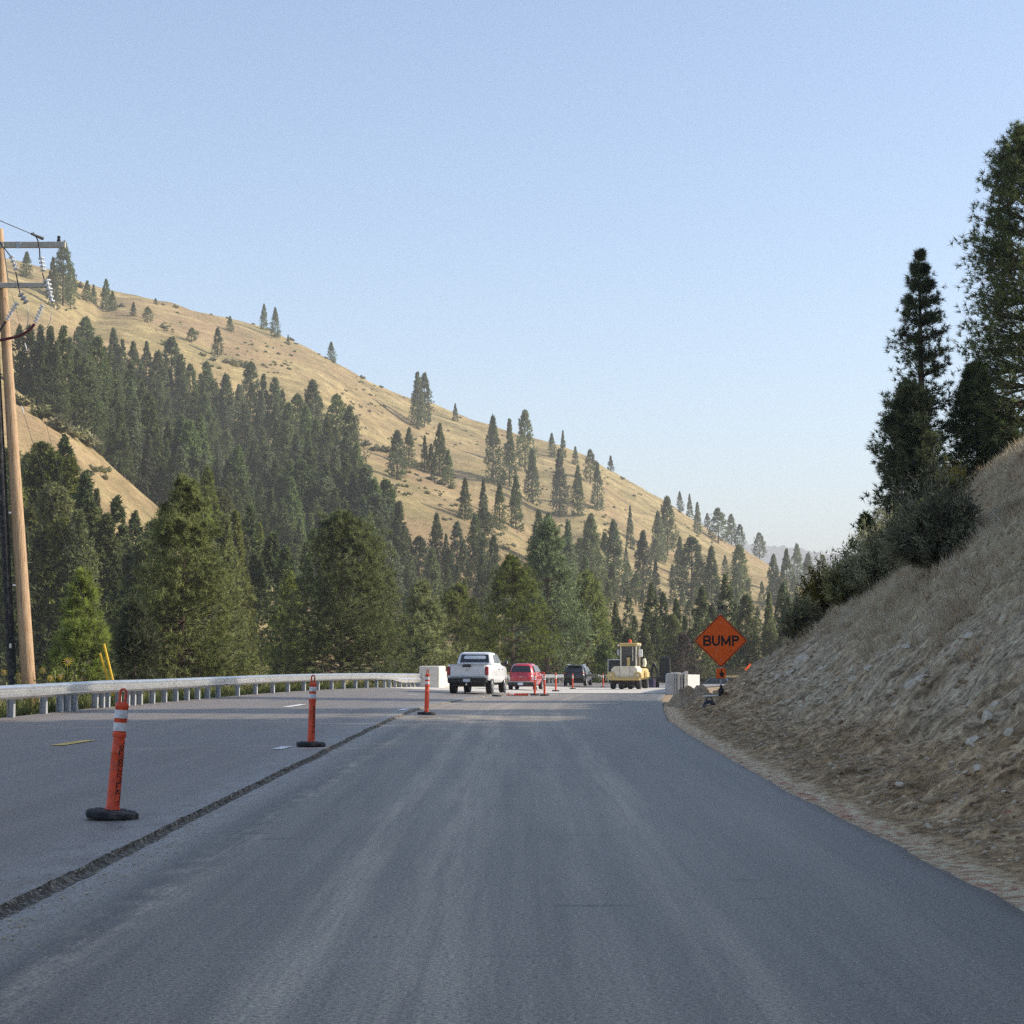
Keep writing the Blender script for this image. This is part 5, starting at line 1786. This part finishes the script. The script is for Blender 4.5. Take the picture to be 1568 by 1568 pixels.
# ------------------------------------------------------------------ utility pole
YP = 52.0
Q = lambda px, py, Y=YP: Vector((x_at(px, Y, z_at(py, Y)), Y, z_at(py, Y)))
b0 = Q(46, 1050); b0.z = float(near_z(b0.x, YP)) - .0
b0 = Vector((x_at(47, YP, b0.z), YP, b0.z))
up = thing('utility_pole', 'tall leaning wooden utility pole with crossarms at the left edge', 'utility pole', b0)
W = lambda px, py, Y=YP: Q(px, py, Y) - b0
ptop = W(-1.7, 351)
pts = [ptop * t for t in np.linspace(-.06, 1, 12)]
mb = MB(); mb.tube(pts, [.205 - .085 * max(0, t) for t in np.linspace(-.06, 1, 12)], 16); mb.build('pole', M_POLE, up, True)
mb = MB(); a = (W(-98, 375, YP - .2) + W(100, 375, YP - .2)) / 2; mb.box(a, ((W(100, 375) - W(-98, 375)).length, .11, .17), 0, .01); ca = mb.build('crossarm', M_ARM, up)
mb = MB(); a = (W(-70, 437, YP - .2) + W(70, 437, YP - .2)) / 2; mb.box(a, ((W(70, 437) - W(-70, 437)).length, .10, .145), 0, .01); cb = mb.build('crossarm', M_ARM, up)
mb = MB(); mb.box(W(28, 375, YP - .27), (.12, .03, .19)); mb.build('plate', M_POST, ca)
mb = MB(); mb.lathe([(.05, 0), (.06, .05), (.03, .08), (.05, .11), (.045, .16)], 8, 'Z', W(90, 370, YP - .2)); mb.build('pin_insulator', M_WIRE, ca)


def discs(p0, p1, n, r0, r1, name, mat, parent):
    m_ = MB()
    p0, p1 = Vector(p0), Vector(p1)
    pts, rr = [], []
    for i in range(n):
        for t, r in ((0.0, r0), (.15, r1), (.45, r1), (.6, r0)):
            pts.append(p0.lerp(p1, (i + t) / n)); rr.append(r)
    m_.tube(pts, rr, 10)
    return m_.build(name, mat, parent)


YF = YP - .35
discs(W(17, 392, YF), W(26, 416, YF), 4, .03, .075, 'arrester', M_CERAM, up)
discs(W(63, 394, YF), W(67, 418, YF), 4, .03, .085, 'arrester', M_CERAM, up)
discs(W(71, 428, YF), W(76, 448, YF), 3, .05, .11, 'cutout', M_CERAM, cb)
discs(W(76, 446, YF - .1), W(81, 466, YF - .1), 3, .035, .075, 'cutout', M_CERAM, cb)
discs(W(31, 450, YF), W(42, 466, YF), 3, .04, .09, 'cutout', M_POST, cb)
discs(W(-12, 428, YF), W(-8, 452, YF), 3, .04, .09, 'cutout', M_CERAM, cb)
discs(W(10, 490, YF), W(27, 462, YF), 6, .025, .075, 'cable_terminator', M_CERAM, up)
discs(W(54, 494, YF), W(66, 465, YF), 6, .025, .075, 'cable_terminator', M_CERAM, up)


def cable(name, pp_, r, mat, parent, Y=YF, n=14):
    P_ = [W(a_, b_, Y) for a_, b_ in pp_]
    out = []
    for i in range(len(P_) - 1):             # smooth through the points
        p_1 = P_[max(0, i - 1)]; p0 = P_[i]; p1 = P_[i + 1]; p2 = P_[min(len(P_) - 1, i + 2)]
        for k in range(5):
            t = k / 5
            out.append(.5 * ((2 * p0) + (p1 - p_1) * t + (2 * p_1 - 5 * p0 + 4 * p1 - p2) * t * t + (3 * p0 - p_1 - 3 * p1 + p2) * t ** 3))
    out.append(P_[-1])
    return MB().tube(out, r, 6).build(name, mat, parent)


cable('jumper', [(-3, 366), (5, 378), (16, 392)], .018, M_WIRE, up)
cable('jumper', [(50.6, 356), (58, 368), (60.5, 382), (61, 395)], .020, M_WIRE, up)
cable('jumper', [(24, 416), (28, 436), (31, 452)], .018, M_WIRE, up)
cable('jumper', [(65, 418), (69, 432), (72, 446)], .018, M_WIRE, up)
cable('ground_cable', [(53, 496), (44, 506), (30, 514), (15, 518), (-2, 521), (-20, 522)], .042, M_REDC, up)
cable('ground_cable', [(9, 492), (4, 500), (-2, 508), (-8, 520)], .035, M_WIRE, up)
cable('jumper', [(42, 468), (43, 488), (41, 500), (34, 508)], .012, M_WIREL, up)
cable('jumper', [(79, 468), (78, 486), (74, 498), (66, 505), (50, 505)], .012, M_WIREL, up)
cable('brace', [(4, 371), (9, 405), (13, 432)], .015, M_ARM, up)
rc = thing('cable_riser', 'black cable riser standing just left of the wooden utility pole', 'cable riser', Q(21, 1075, YP - .1))
rb = Q(21, 1075, YP - .1)
mb = MB(); mb.tube([Q(22, 1090, YP - .1) - rb, Q(20, 1062, YP - .1) - rb, Q(2, 716, YP - .1) - rb, Q(-14, 420, YP - .1) - rb], .125, 14); mb.build('conduit', M_RUBBER, rc, True)
for py in (785, 896):
    mb = MB(); xx = 2 + (py - 716) * .0526
    mb.box(Q(xx + 8, py, YP - .05) - rb, (.42, .05, .05)); mb.build('bracket', M_GALV, rc)
mb = MB(); mb.box(Q(15.5, 989, YP - .24) - rb, (.05, .02, .12)); mb.build('tag_plate', M_BAND, rc)
pl = thing('power_line', 'thin power line running up left from the tip of the upper crossarm', 'power line', Q(84, 373, YF))
pb = Q(84, 373, YF)
far = Vector((pb.x - 9.5, 20.0, pb.z + 1.0))
P_ = [pb.lerp(far, t) - Vector((0, 0, 1)) * (0.9 * 4 * t * (1 - t) * .25) - pb for t in np.linspace(0.02, 1, 24)]
mb = MB(); mb.tube(P_, .012, 5); mb.build('conductor', M_WIRE, pl)
mb = MB(); mb.tube([P_[0], P_[1] * .6], [.05, .03], 8); mb.build('dead_end_clamp', M_WIRE, pl)
for lab, a0, g0, g1 in (('longer guy wire from high on the pole down to the right yellow guard', (18, 449), (159, 986), (174, 1048)),
                        ('shorter guy wire from lower on the pole down to the left yellow guard', (13, 560), (153, 1000), (168, 1048))):
    A = Q(a0[0], a0[1], YP - .1); G0 = Q(g0[0], g0[1], 54.0); G1 = Q(g1[0], g1[1], 54.2)
    E = G1 + (G1 - G0) * .35
    gw = thing('guy_wire', lab, 'guy wire', E)
    mb = MB(); mb.tube([A - E, G0 - E], .006, 5); mb.build('wire', M_WIRE, gw)
    mb = MB(); mb.tube([G0 - E, E - E], .038, 8); mb.build('guard', M_GUYY, gw)
    mb = MB(); c = A.lerp(G0, .15) - E; d = (G0 - A).normalized(); mb.tube([c - d * .12, c, c + d * .12], [.012, .025, .012], 8); mb.build('guy_insulator', M_CERAM, gw)

# sunflowers around the pole foot
def sunflower():
    o = thing('sunflower', '', 'flower')
    m_ = MB(); m_.tube([(0, 0, -.6), (.02, 0, .4), (0, 0, .95)], [.012, .01, .008], 5); m_.build('stem', M_LEAFG, o)
    m_ = MB()
    for k in range(12):
        a = k * math.pi / 6
        m_.add([(.03 * math.cos(a - .25), -.03, .95 + .03 * math.sin(a - .25)), (.03 * math.cos(a + .25), -.03, .95 + .03 * math.sin(a + .25)), (.115 * math.cos(a), -.045, .95 + .115 * math.sin(a))], [(0, 1, 2)])
    fh = m_.build('petals', M_PETAL, o)
    m_ = MB(); m_.lathe([(.04, -.05), (.045, -.035), (.04, -.02)], 8, 'Y', (0, 0, .95)); m_.build('flower_disc', M_CLOD, fh)
    rng = np.random.RandomState(5)
    C = rng.normal(0, .12, (40, 3)) * [1, 1, 0] + np.stack([0 * np.arange(40), 0 * np.arange(40), np.linspace(-.4, .8, 40)], 1)
    v_, f_ = blades(C, unit(rng.normal(0, .8, (40, 3)) + [0, 0, .2]), rng.uniform(.12, .25, 40), np.full(40, .10), rng)
    fast_mesh('leaves', v_, f_, M_LEAFG, parent=o)
    return o


SF = sunflower()
for i, (px, py, s) in enumerate([(103, 1013, 1.25), (66, 1026, .9), (77, 1038, 1.0), (92, 1036, 1.0), (6, 1029, .9), (29, 1034, 1.0), (64, 1068, .9), (70, 1076, .9), (112, 1010, .6), (148, 1064, .8), (30, 1043, .9), (61, 1060, .8), (72, 1062, .9)]):
    Y = 49.0 + (i * 37 % 7) * .4
    o = SF if i == 0 else dup(SF, (0, 0, 0))
    p_ = Q(px, py, Y)
    o.location = (p_.x, Y, p_.z - .95 * s); o.scale = (s, s, s); o.rotation_euler = (0, 0, rt.uniform(-.5, .7))
    if i == 0: tag(o, 'tallest yellow sunflower, alone between the utility pole and the guy guards', 'flower', 'sunflowers by the pole')
    else: tag(o, 'yellow sunflower in the weeds around the foot of the utility pole', 'flower', 'sunflowers by the pole')


# ------------------------------------------------------------------ vehicles
def sring(w, y0, y1, z, n=24, e=.35, dx=0.0):
    """rounded-rectangle ring at height z"""
    out = []
    cy_, hy = (y0 + y1) / 2, (y1 - y0) / 2
    for i in range(n):
        a = 2 * math.pi * (i + .5) / n
        out.append((dx + w * math.copysign(abs(math.cos(a)) ** e, math.cos(a)), cy_ + hy * math.copysign(abs(math.sin(a)) ** e, math.sin(a)), z))
    return out


def wheel(parent, x, y, r, w, side, rim=M_CHROME):
    m_ = MB(); m_.lathe([(r * .62, -w / 2), (r * .93, -w / 2), (r, -w / 2 + .04), (r, w / 2 - .04), (r * .93, w / 2), (r * .62, w / 2)], 22, 'X', (x, y, r))
    wh = m_.build('wheel', M_RUBBER, parent, True)
    m_ = MB()
    o_ = side * w / 2
    m_.lathe([(r * .66, o_ - side * .02), (r * .6, o_ + side * .006), (r * .5, o_ - side * .02), (r * .2, o_ - side * .01), (r * .14, o_ + side * .01)], 16, 'X', (x, y, r))
    for k in range(5):
        a = k * 1.2566
        m_.box((x + o_ + side * .004, y + math.cos(a) * r * .38, r + math.sin(a) * r * .38), (.014, r * .44, r * .12), 0, 0, a)
    m_.build('rim', rim, wh, True)
    m_ = MB(); m_.lathe([(r * 1.16, side * .0), (r * 1.16, side * .012)], 20, 'X', (side * abs(x) + side * (w / 2 - .03), y, r * 1.04)); m_.build('wheel_well_shade', M_TRIM, parent)  # flat black disc paints the shade inside the wheel well
    return wh


def quad(p, name, mat, parent, th=.012):
    m_ = MB()
    a = [Vector(v_) for v_ in p]
    n = (a[1] - a[0]).cross(a[2] - a[0]).normalized() * th
    m_.loft([[v_ - n for v_ in a], [v_ + n for v_ in a]])
    return m_.build(name, mat, parent)


def place_vehicle(o, px_rear_center, Y, yaw, z):
    o.location = (x_at(px_rear_center, Y, z), Y, z)
    o.rotation_euler = (0, 0, yaw)


# white pickup; local frame: x right, y forward, origin under the rear bumper
tk = thing('pickup_truck', 'white four-door pickup truck driving away on the left lane before the bridge', 'pickup truck')
mb = MB()
rings = []
for y, w, zb_, zt in ((.10, .95, .72, 1.33), (.16, 1.0, .66, 1.36), (1.0, 1.01, .60, 1.37), (1.95, 1.01, .52, 1.37), (4.0, 1.01, .50, 1.34), (4.3, 1.01, .52, 1.30), (5.4, .99, .55, 1.24), (5.75, .92, .60, 1.12), (5.85, .82, .62, 1.0)):
    rings.append([(-w * .93, y, zb_), (w * .93, y, zb_), (w, y, zb_ + .12), (w * 1.0, y, zb_ + .4), (w * .985, y, zt - .12), (w * .93, y, zt), (-w * .93, y, zt), (-w * .985, y, zt - .12), (-w, y, zb_ + .4), (-w, y, zb_ + .12)])
mb.loft(rings); mb.build('body', M_WHITE, tk, True)
mb = MB(); mb.loft([sring(.93, 1.88, 4.55, 1.33, e=.25), sring(.90, 1.92, 4.30, 1.45, e=.25), sring(.83, 2.02, 3.75, 1.72, e=.28), sring(.76, 2.12, 3.45, 1.90, e=.32), sring(.62, 2.35, 3.2, 1.955, e=.4)]); cabp = mb.build('cab', M_WHITE, tk, True)
mb = MB(); mb.box((0, .98, 1.385), (1.78, 1.62, .04), 0, .015); mb.build('bed_cover', M_TRIM, tk)
quad([(-.70, 1.935, 1.46), (.70, 1.935, 1.46), (.645, 2.10, 1.83), (-.645, 2.10, 1.83)], 'rear_window', M_GLASS, cabp, .02)
for s in (-1, 1):
    quad([(s * .895, 2.25, 1.43), (s * .895, 3.05, 1.43), (s * .79, 3.05, 1.84), (s * .80, 2.35, 1.80)][::s], 'side_window', M_GLASS, cabp, .018)
    quad([(s * .895, 3.12, 1.43), (s * .90, 4.15, 1.43), (s * .80, 3.50, 1.84), (s * .79, 3.12, 1.84)][::s], 'side_window', M_GLASS, cabp, .018)
quad([(-.75, 4.42, 1.43), (.75, 4.42, 1.43), (.66, 3.58, 1.84), (-.66, 3.58, 1.84)][::-1], 'windscreen', M_GLASS, cabp, .02)
mb = MB(); mb.box((0, .07, 1.05), (1.62, .06, .52), 0, .02); tg = mb.build('tailgate', M_WHITE, tk)
mb = MB(); mb.box((0, .08, 1.345), (1.66, .10, .045), 0, .015); mb.build('tailgate_top', M_WHITE, tg)
mb = MB(); mb.box((-.03, .045, 1.31), (.42, .10, .11), 0, .02); mb.build('handle', M_TRIM, tg)
mb = MB(); mb.box((0, .037, .84), (1.5, .012, .02)); mb.build('crease', M_POST, tg)
mb = MB(); mb.M = Matrix.Translation((0, .032, 1.135)) @ Matrix.Scale(.45, 4, (0, 0, 1)); mb.lathe([(.13, 0), (.13, .02)], 20, 'Y'); mb.M = Matrix.Identity(4); em = mb.build('emblem', M_INK, tg)
mb = MB(); mb.M = Matrix.Translation((0, .028, 1.135)) @ Matrix.Scale(.45, 4, (0, 0, 1)); mb.lathe([(.135, 0), (.135, .006), (.118, .006), (.118, 0)], 20, 'Y'); mb.build('emblem_ring', M_CHROME, em)
mb = MB(); mb.tube([(-.07, .026, 1.13), (-.04, .026, 1.15), (-.02, .026, 1.125), (.01, .026, 1.145), (.03, .026, 1.125), (.07, .026, 1.15)], .006, 5); mb.build('emblem_script', M_CHROME, em)
for s in (-1, 1):
    mb = MB(); mb.box((s * .905, .12, 1.08), (.155, .14, .40), 0, .03); lp = mb.build('tail_lamp', M_LAMP, tk)
    mb = MB(); mb.box((s * .905, .046, 1.02), (.10, .012, .14)); mb.build('lens', M_RED, lp)
    mb = MB(); mb.box((s * 1.13, 4.02, 1.42), (.22, .10, .19), 0, .04); mr = mb.build('mirror', M_TRIM, tk)
    mb = MB(); mb.box((s * 1.14, 4.08, 1.46), (.22, .05, .14), 0, .02); mb.build('mirror_cap', M_WHITE, mr)
    for y in (2.05, 3.08, 4.12):
        mb = MB(); mb.box((s * 1.008, y, .95), (.01, .014, .72)); mb.build('door_seam', M_POST, tk)
    for y in (2.85, 3.9):
        mb = MB(); mb.box((s * 1.02, y, 1.13), (.04, .18, .035), 0, .01); mb.build('door_handle', M_TRIM, tk)
    for y in (1.18, 4.86):
        wheel(tk, s * .86, y, .41, .28, s)
mb = MB(); mb.box((0, .02, .62), (1.86, .20, .24), 0, .05); mb.box((0, -.03, .73), (1.80, .14, .03)); bp = mb.build('bumper', M_TRIM, tk)
mb = MB(); mb.box((-.02, -.085, .66), (.34, .015, .165), 0, .005); mb.build('number_plate', M_PLATE, bp)
mb = MB(); mb.box((-.02, -.10, .45), (.07, .12, .06)); mb.lathe([(.0, .0), (.03, .02), (.035, .04), (.02, .07)], 8, 'Z', (-.02, -.14, .47)); mb.build('tow_hitch', M_CHROME, bp)
mb = MB(); mb.box((0, 2.8, .48), (1.5, 5.0, .2)); mb.box((0, 1.18, .42), (1.5, .18, .18)); mb.build('underbody', M_TRIM, tk)
place_vehicle(tk, 715.5, 86.5, -.155, float(zleft(-2.0, 88)))

# red retro hatchback
rc_ = thing('red_car', 'red rounded hatchback with chrome strip driving away between the pickup and the black car', 'car')
mb = MB(); mb.loft([sring(.72, .18, 4.1, .26, e=.4), sring(.80, .06, 4.24, .42, e=.36), sring(.845, .02, 4.27, .62, e=.36), sring(.845, .03, 4.2, .82, e=.38), sring(.80, .06, 4.05, .98, e=.42), sring(.70, .10, 3.9, 1.06, e=.5)]); mb.build('body', M_RED, rc_, True)
mb = MB(); mb.loft([sring(.82, .05, 3.3, .92, e=.4), sring(.78, .09, 3.1, 1.10, e=.4), sring(.69, .20, 2.72, 1.36, e=.42), sring(.60, .36, 2.45, 1.53, e=.5), sring(.44, .60, 2.2, 1.60, e=.6)]); cc = mb.build('cab', M_RED, rc_, True)
quad([(-.60, .085, 1.09), (.60, .085, 1.09), (.50, .27, 1.44), (-.50, .27, 1.44)], 'rear_window', M_GLASS, cc, .03)
for s in (-1, 1):
    quad([(s * .785, .45, 1.09), (s * .785, 2.9, 1.09), (s * .63, 2.4, 1.46), (s * .64, .6, 1.44)][::s], 'side_window', M_GLASS, cc, .03)
    for z in (.78, .66):
        mb = MB(); mb.lathe([(.055, -.02), (.055, .02), (.03, .03)], 10, 'Y', (s * .70, .035, z)); mb.build('tail_lamp', M_LAMPW, rc_)
    for y in (.85, 3.45):
        wheel(rc_, s * .74, y, .32, .21, s)
    mb = MB(); mb.box((s * .93, 2.95, 1.02), (.2, .09, .13), 0, .03); mb.build('mirror', M_RED, rc_)
mb = MB(); mb.box((0, .005, .50), (1.60, .05, .045), 0, .015); mb.build('chrome_strip', M_CHROME, rc_)
mb = MB(); mb.box((0, .03, .37), (1.58, .08, .20), 0, .03); bp = mb.build('bumper', M_TRIM, rc_)
mb = MB(); mb.box((-.02, -.02, .38), (.32, .015, .15)); mb.build('number_plate', M_PLATE, bp)
mb = MB(); mb.box((0, .0, .80), (.24, .02, .015)); mb.tube([(-.05, -.005, .82), (0, -.005, .84), (.05, -.005, .82)], .008, 5); mb.build('emblem', M_CHROME, rc_)
mb = MB(); mb.box((0, 1.5, 1.62), (.9, 1.3, .02)); mb.build('roof_panel', M_TRIM, rc_)
mb = MB(); mb.box((0, 2.1, .27), (1.2, 3.4, .12)); mb.build('underbody', M_TRIM, rc_)
place_vehicle(rc_, 797.5, 112.0, -.15, float(zleft(x_at(797, 112, -.5), 112)) - .02)

# black crossover
bk = thing('black_car', 'black crossover car driving away beside the guardrail beyond the bridge', 'car')
mb = MB(); mb.loft([sring(.84, .12, 4.4, .30, e=.3), sring(.90, .04, 4.55, .48, e=.28), sring(.93, .02, 4.58, .75, e=.28), sring(.92, .05, 4.5, .98, e=.3), sring(.86, .1, 4.2, 1.08, e=.36)]); mb.build('body', M_BLACK, bk, True)
mb = MB(); mb.loft([sring(.88, .08, 3.4, 1.02, e=.3), sring(.80, .28, 2.9, 1.35, e=.33), sring(.70, .45, 2.6, 1.60, e=.38), sring(.62, .65, 2.3, 1.67, e=.5)]); cc = mb.build('cab', M_BLACK, bk, True)
quad([(-.68, .14, 1.10), (.68, .14, 1.10), (.60, .42, 1.50), (-.60, .42, 1.50)], 'rear_window', M_GLASS, cc, .04)
for s in (-1, 1):
    quad([(s * .875, .5, 1.10), (s * .875, 3.0, 1.10), (s * .74, 2.55, 1.52), (s * .74, .6, 1.50)][::s], 'side_window', M_GLASS, cc, .03)
    mb = MB(); mb.box((s * .74, .05, 1.0), (.34, .08, .09), 0, .02); mb.build('tail_lamp', M_LAMP, bk)
    mb = MB(); mb.tube([(s * .63, .7, 1.70), (s * .63, 2.3, 1.72)], .025, 6); mb.build('roof_rail', M_CHROME, bk)
    mb = MB(); mb.box((s * 1.0, 3.0, 1.1), (.2, .1, .15), 0, .03); mb.build('mirror', M_BLACK, bk)
    for y in (.85, 3.55):
        wheel(bk, s * .80, y, .36, .23, s)
mb = MB(); mb.box((0, .03, .42), (1.7, .1, .2), 0, .04); bp = mb.build('bumper', M_TRIM, bk)
mb = MB(); mb.box((0, -.0, .78), (.32, .02, .15)); mb.build('number_plate', M_TRIM, bp)
mb = MB(); mb.box((0, .36, 1.63), (1.2, .3, .04), 0, .015); mb.build('spoiler', M_BLACK, cc)
mb = MB(); mb.box((0, 2.3, .3), (1.4, 3.8, .14)); mb.build('underbody', M_TRIM, bk)
place_vehicle(bk, 878.5, 150.0, -.19, float(zroad(150)) + .12)

# yellow roller, seen from the end
ro = thing('road_roller', 'yellow and cream road roller with glazed cab parked on the bridge', 'road roller')
mb = MB(); mb.loft([[(x * k, y, z) for x, z in ((-.78, .82), (.78, .82), (.93, 1.02), (.90, 1.36), (.72, 1.52), (-.72, 1.52), (-.90, 1.36), (-.93, 1.02))] for y, k in ((.25, .93), (.32, 1.0), (1.75, 1.0), (1.8, .96))]); wt = mb.build('water_tank', M_CREAM, ro, True)
for x in (-.32, .32):
    mb = MB(); mb.box((x, .24, 1.17), (.04, .02, .66)); mb.build('strap', M_POST, wt)
mb = MB(); mb.box((0, .25, .70), (2.1, .40, .22), 0, .03); mb.box((-.0, .03, .66), (1.5, .05, .12), 0, .01); fm = mb.build('frame', M_YEL, ro)
for s in (-1, 1):
    mb = MB(); mb.lathe([(.0, -.20), (.24, -.18), (.28, -.05), (.28, .10), (.22, .2), (0, .22)], 14, 'Y', (s * .92, .28, .90)); mb.build('fender', M_YEL, fm, True)
    mb = MB(); mb.lathe([(.07, 0), (.07, .03)], 10, 'Y', (s * .92, .06, .95)); mb.build('lamp', M_LAMPW, fm)
for x in (-.86, -.30, .30, .86):
    mb = MB(); mb.lathe([(.22, -.14), (.38, -.14), (.41, -.08), (.41, .08), (.38, .14), (.22, .14)], 18, 'X', (x, .75, .41)); mb.build('tyre', M_RUBBER, ro, True)
mb = MB(); mb.box((0, .75, .45), (1.9, .2, .2)); mb.box((0, .55, .55), (1.4, .3, .2)); mb.build('axle', M_DIRTYM, ro)
cb_ = MB()
for x in (-.52, .52):
    for y in (1.75, 3.0):
        cb_.box((x, y, 2.15), (.085, .085, 1.5))
cb_.box((0, 1.75, 1.47), (1.1, .07, .10)); cb_.box((.30, 1.74, 2.35), (.05, .06, .95))
cab_o = cb_.build('cab_frame', M_CREAM, ro)
mb = MB(); mb.box((0, 2.37, 2.98), (1.28, 1.55, .22), 0, .05); mb.build('roof', M_YEL, cab_o)
mb = MB(); mb.lathe([(.12, 0), (.12, .05), (.10, .2), (.05, .24)], 10, 'Z', (.02, 2.2, 3.09)); mb.build('beacon', M_ORANGE, cab_o, True)
for x, y in ((-.66, 1.62), (.66, 1.62), (.78, 1.7)):
    mb = MB(); mb.box((x, y, 2.93), (.14, .12, .14), 0, .03); mb.build('work_lamp', M_CREAM, cab_o)
quad([(-.47, 1.76, 1.52), (.47, 1.76, 1.52), (.47, 1.76, 2.85), (-.47, 1.76, 2.85)], 'window', M_GLASS, cab_o, .006)
quad([(.53, 1.85, 1.55), (.53, 2.9, 1.55), (.53, 2.9, 2.85), (.53, 1.85, 2.85)], 'window', M_GLASS, cab_o, .006)
mb = MB(); mb.box((0, 1.72, 1.82), (.20, .06, .62), 0, .02); mb.build('steering_column', M_YEL, cab_o)
mb = MB(); mb.box((0, 1.70, 2.18), (.48, .05, .08), 0, .02); mb.build('dashboard', M_TRIM, cab_o)
mb = MB(); mb.box((.80, 1.9, 2.4), (.26, .12, .50), 0, .03); mb.build('mirror_box', M_PIPE, cab_o)
mb = MB(); mb.box((-.72, 1.9, 2.45), (.16, .05, .42), 0, .02); mb.build('mirror_box', M_POST, cab_o)
mb = MB(); mb.box((0, 3.1, 1.0), (1.85, 2.6, .75), 0, .1); mb.box((.95, 3.0, .95), (.35, 1.2, .5), 0, .1); mb.build('rear_body', M_YEL, ro, True)
mb = MB(); mb.tube([(.98, 2.2, 1.5), (1.02, 2.25, 1.75), (.95, 2.3, 2.0)], .13, 10); mb.build('air_intake', M_CREAM, ro, True)
for x in (-.72, -.24, .24, .72):
    mb = MB(); mb.lathe([(.22, -.18), (.38, -.18), (.41, -.08), (.41, .08), (.38, .18), (.22, .18)], 18, 'X', (x, 4.1, .41)); mb.build('tyre', M_RUBBER, ro, True)
place_vehicle(ro, 955.5, 124.0, -.24, float(zroad(124)) + .035)

# excavator and other far plant
ex_ = thing('excavator', 'small black excavator standing beyond the bridge between the roller and the parapet end', 'excavator')
for s in (-1, 1):
    mb = MB(); mb.loft([[(s * .75 + dx, y, z) for y, z in ((-1.0, .25), (-.85, .02), (.85, .02), (1.0, .25), (.85, .48), (-.85, .48))] for dx in (-.2, .2)]); mb.build('track', M_RUBBER, ex_)
mb = MB(); mb.box((.15, 0, .72), (1.7, 1.9, .35), 0, .05); mb.box((.85, -.2, .98), (.75, 1.4, .35), 0, .1); mb.build('house', M_TRIM, ex_)
mb = MB(); mb.box((.82, -.92, 1.18), (.85, .06, .06)); mb.box((1.22, -.92, 1.02), (.06, .06, .34)); mb.build('rear_guard', M_PIPE, ex_)
mb = MB(); mb.box((0, .1, 1.62), (.80, 1.3, 1.65), 0, .06); xc = mb.build('cab', M_TRIM, ex_)
mb = MB(); mb.box((-.05, -.56, 1.95), (.46, .02, .50)); mb.build('window', M_GLASS, xc)
mb = MB(); mb.tube([(-.5, .9, .9), (-.62, 1.2, 1.6), (-.85, 1.3, 1.95)], .11, 8); bm_ = mb.build('boom', M_TRIM, ex_)
mb = MB(); mb.tube([(-.85, 1.3, 1.95), (-.95, 1.35, 1.2), (-.9, 1.3, .4)], .09, 8); mb.build('arm', M_TRIM, bm_)
mb = MB(); mb.loft([[(-1.15, 1.2, .1), (-.65, 1.2, .1), (-.65, 1.2, .45), (-1.15, 1.2, .45)], [(-1.15, 1.55, .0), (-.65, 1.55, .0), (-.65, 1.6, .4), (-1.15, 1.6, .4)]]); mb.build('bucket', M_DIRTYM, bm_)
ex_.location = (x_at(1018.5, 150, -1), 150, float(zroad(150)) + .0)
ct = thing('cargo_trailer', 'dark boxy trailer with white edges half hidden behind the roller', 'trailer')
mb = MB(); mb.box((0, 1.5, 1.25), (2.0, 3.0, 1.85)); bx_ = mb.build('box', M_TRIM, ct)
for x in (-1.01, 1.01):
    mb = MB(); mb.box((x, -.01, 1.25), (.06, .06, 1.9)); mb.build('edge_trim', M_PIPE, bx_)
mb = MB(); mb.box((0, -.01, 2.2), (2.08, .06, .07)); mb.build('edge_trim', M_PIPE, bx_)
for s in (-1, 1):
    mb = MB(); mb.lathe([(.2, -.1), (.35, -.1), (.37, 0), (.35, .1), (.2, .1)], 14, 'X', (s * .9, 1.6, .37)); mb.build('wheel', M_RUBBER, ct, True)
ct.location = (x_at(950, 153, -1), 153, float(zroad(153)) + .05); ct.rotation_euler = (0, 0, -.2)
for i, (px, lab, mt) in enumerate(((1094, 'dark parked car left of the sign pole in the far work area', M_BLACK), (1119, 'dark parked car right of the sign pole in the far work area', M_TRIM))):
    o = thing('parked_car', lab, 'car')
    mb = MB(); mb.loft([sring(.8, -2.1, 2.1, .25, e=.35), sring(.88, -2.2, 2.2, .5, e=.32), sring(.87, -2.15, 2.15, .85, e=.35), sring(.8, -2.0, 1.9, .95, e=.4)]); mb.build('body', mt, o, True)
    mb = MB(); mb.loft([sring(.8, -1.8, 1.1, .92, e=.35), sring(.66, -1.4, .6, 1.4, e=.4), sring(.6, -1.2, .4, 1.46, e=.5)]); cc = mb.build('cab', mt, o, True)
    quad([(-.78, -1.4, 1.0), (-.78, .8, 1.0), (-.67, .5, 1.34), (-.67, -1.2, 1.34)], 'side_window', M_GLASS, cc, .03)
    for y in (-1.3, 1.3):
        for s in (-1, 1): wheel(o, s * .76, y, .32, .2, s)
    o.location = (x_at(px, 214, -1), 214 + i * 3, float(zroad(214)) - .75); o.rotation_euler = (0, 0, math.pi / 2 - .1)
wr = MB().box((0, 0, .12), (4.2, .25, .24), -.05, .03).build('concrete_kerb', M_PIPE)
wr.location = (x_at(1106, 205, -1), 205, float(zroad(205)) - .5)
tag(wr, 'long low white barrier in front of the far parked cars', 'barrier')

# ------------------------------------------------------------------ smoky air over the valley
hz = MB().box((0, 2400, 160 - 5), (9000, 11000, 330)).build('haze', [])
tag(hz, 'thin smoky haze filling the valley', kind='stuff')
m = bpy.data.materials.new('haze_air'); m.use_nodes = True
nt = m.node_tree
for n in list(nt.nodes):
    if n.type == 'BSDF_PRINCIPLED': nt.nodes.remove(n)
pv_ = nt.nodes.new('ShaderNodeVolumePrincipled')
pv_.inputs['Color'].default_value = (0.97, 0.97, 0.97, 1)
pv_.inputs['Density'].default_value = 0.00027
pv_.inputs['Anisotropy'].default_value = 0.0
nt.links.new(pv_.outputs[0], nt.nodes['Material Output'].inputs['Volume'])
hz.data.materials.append(m)
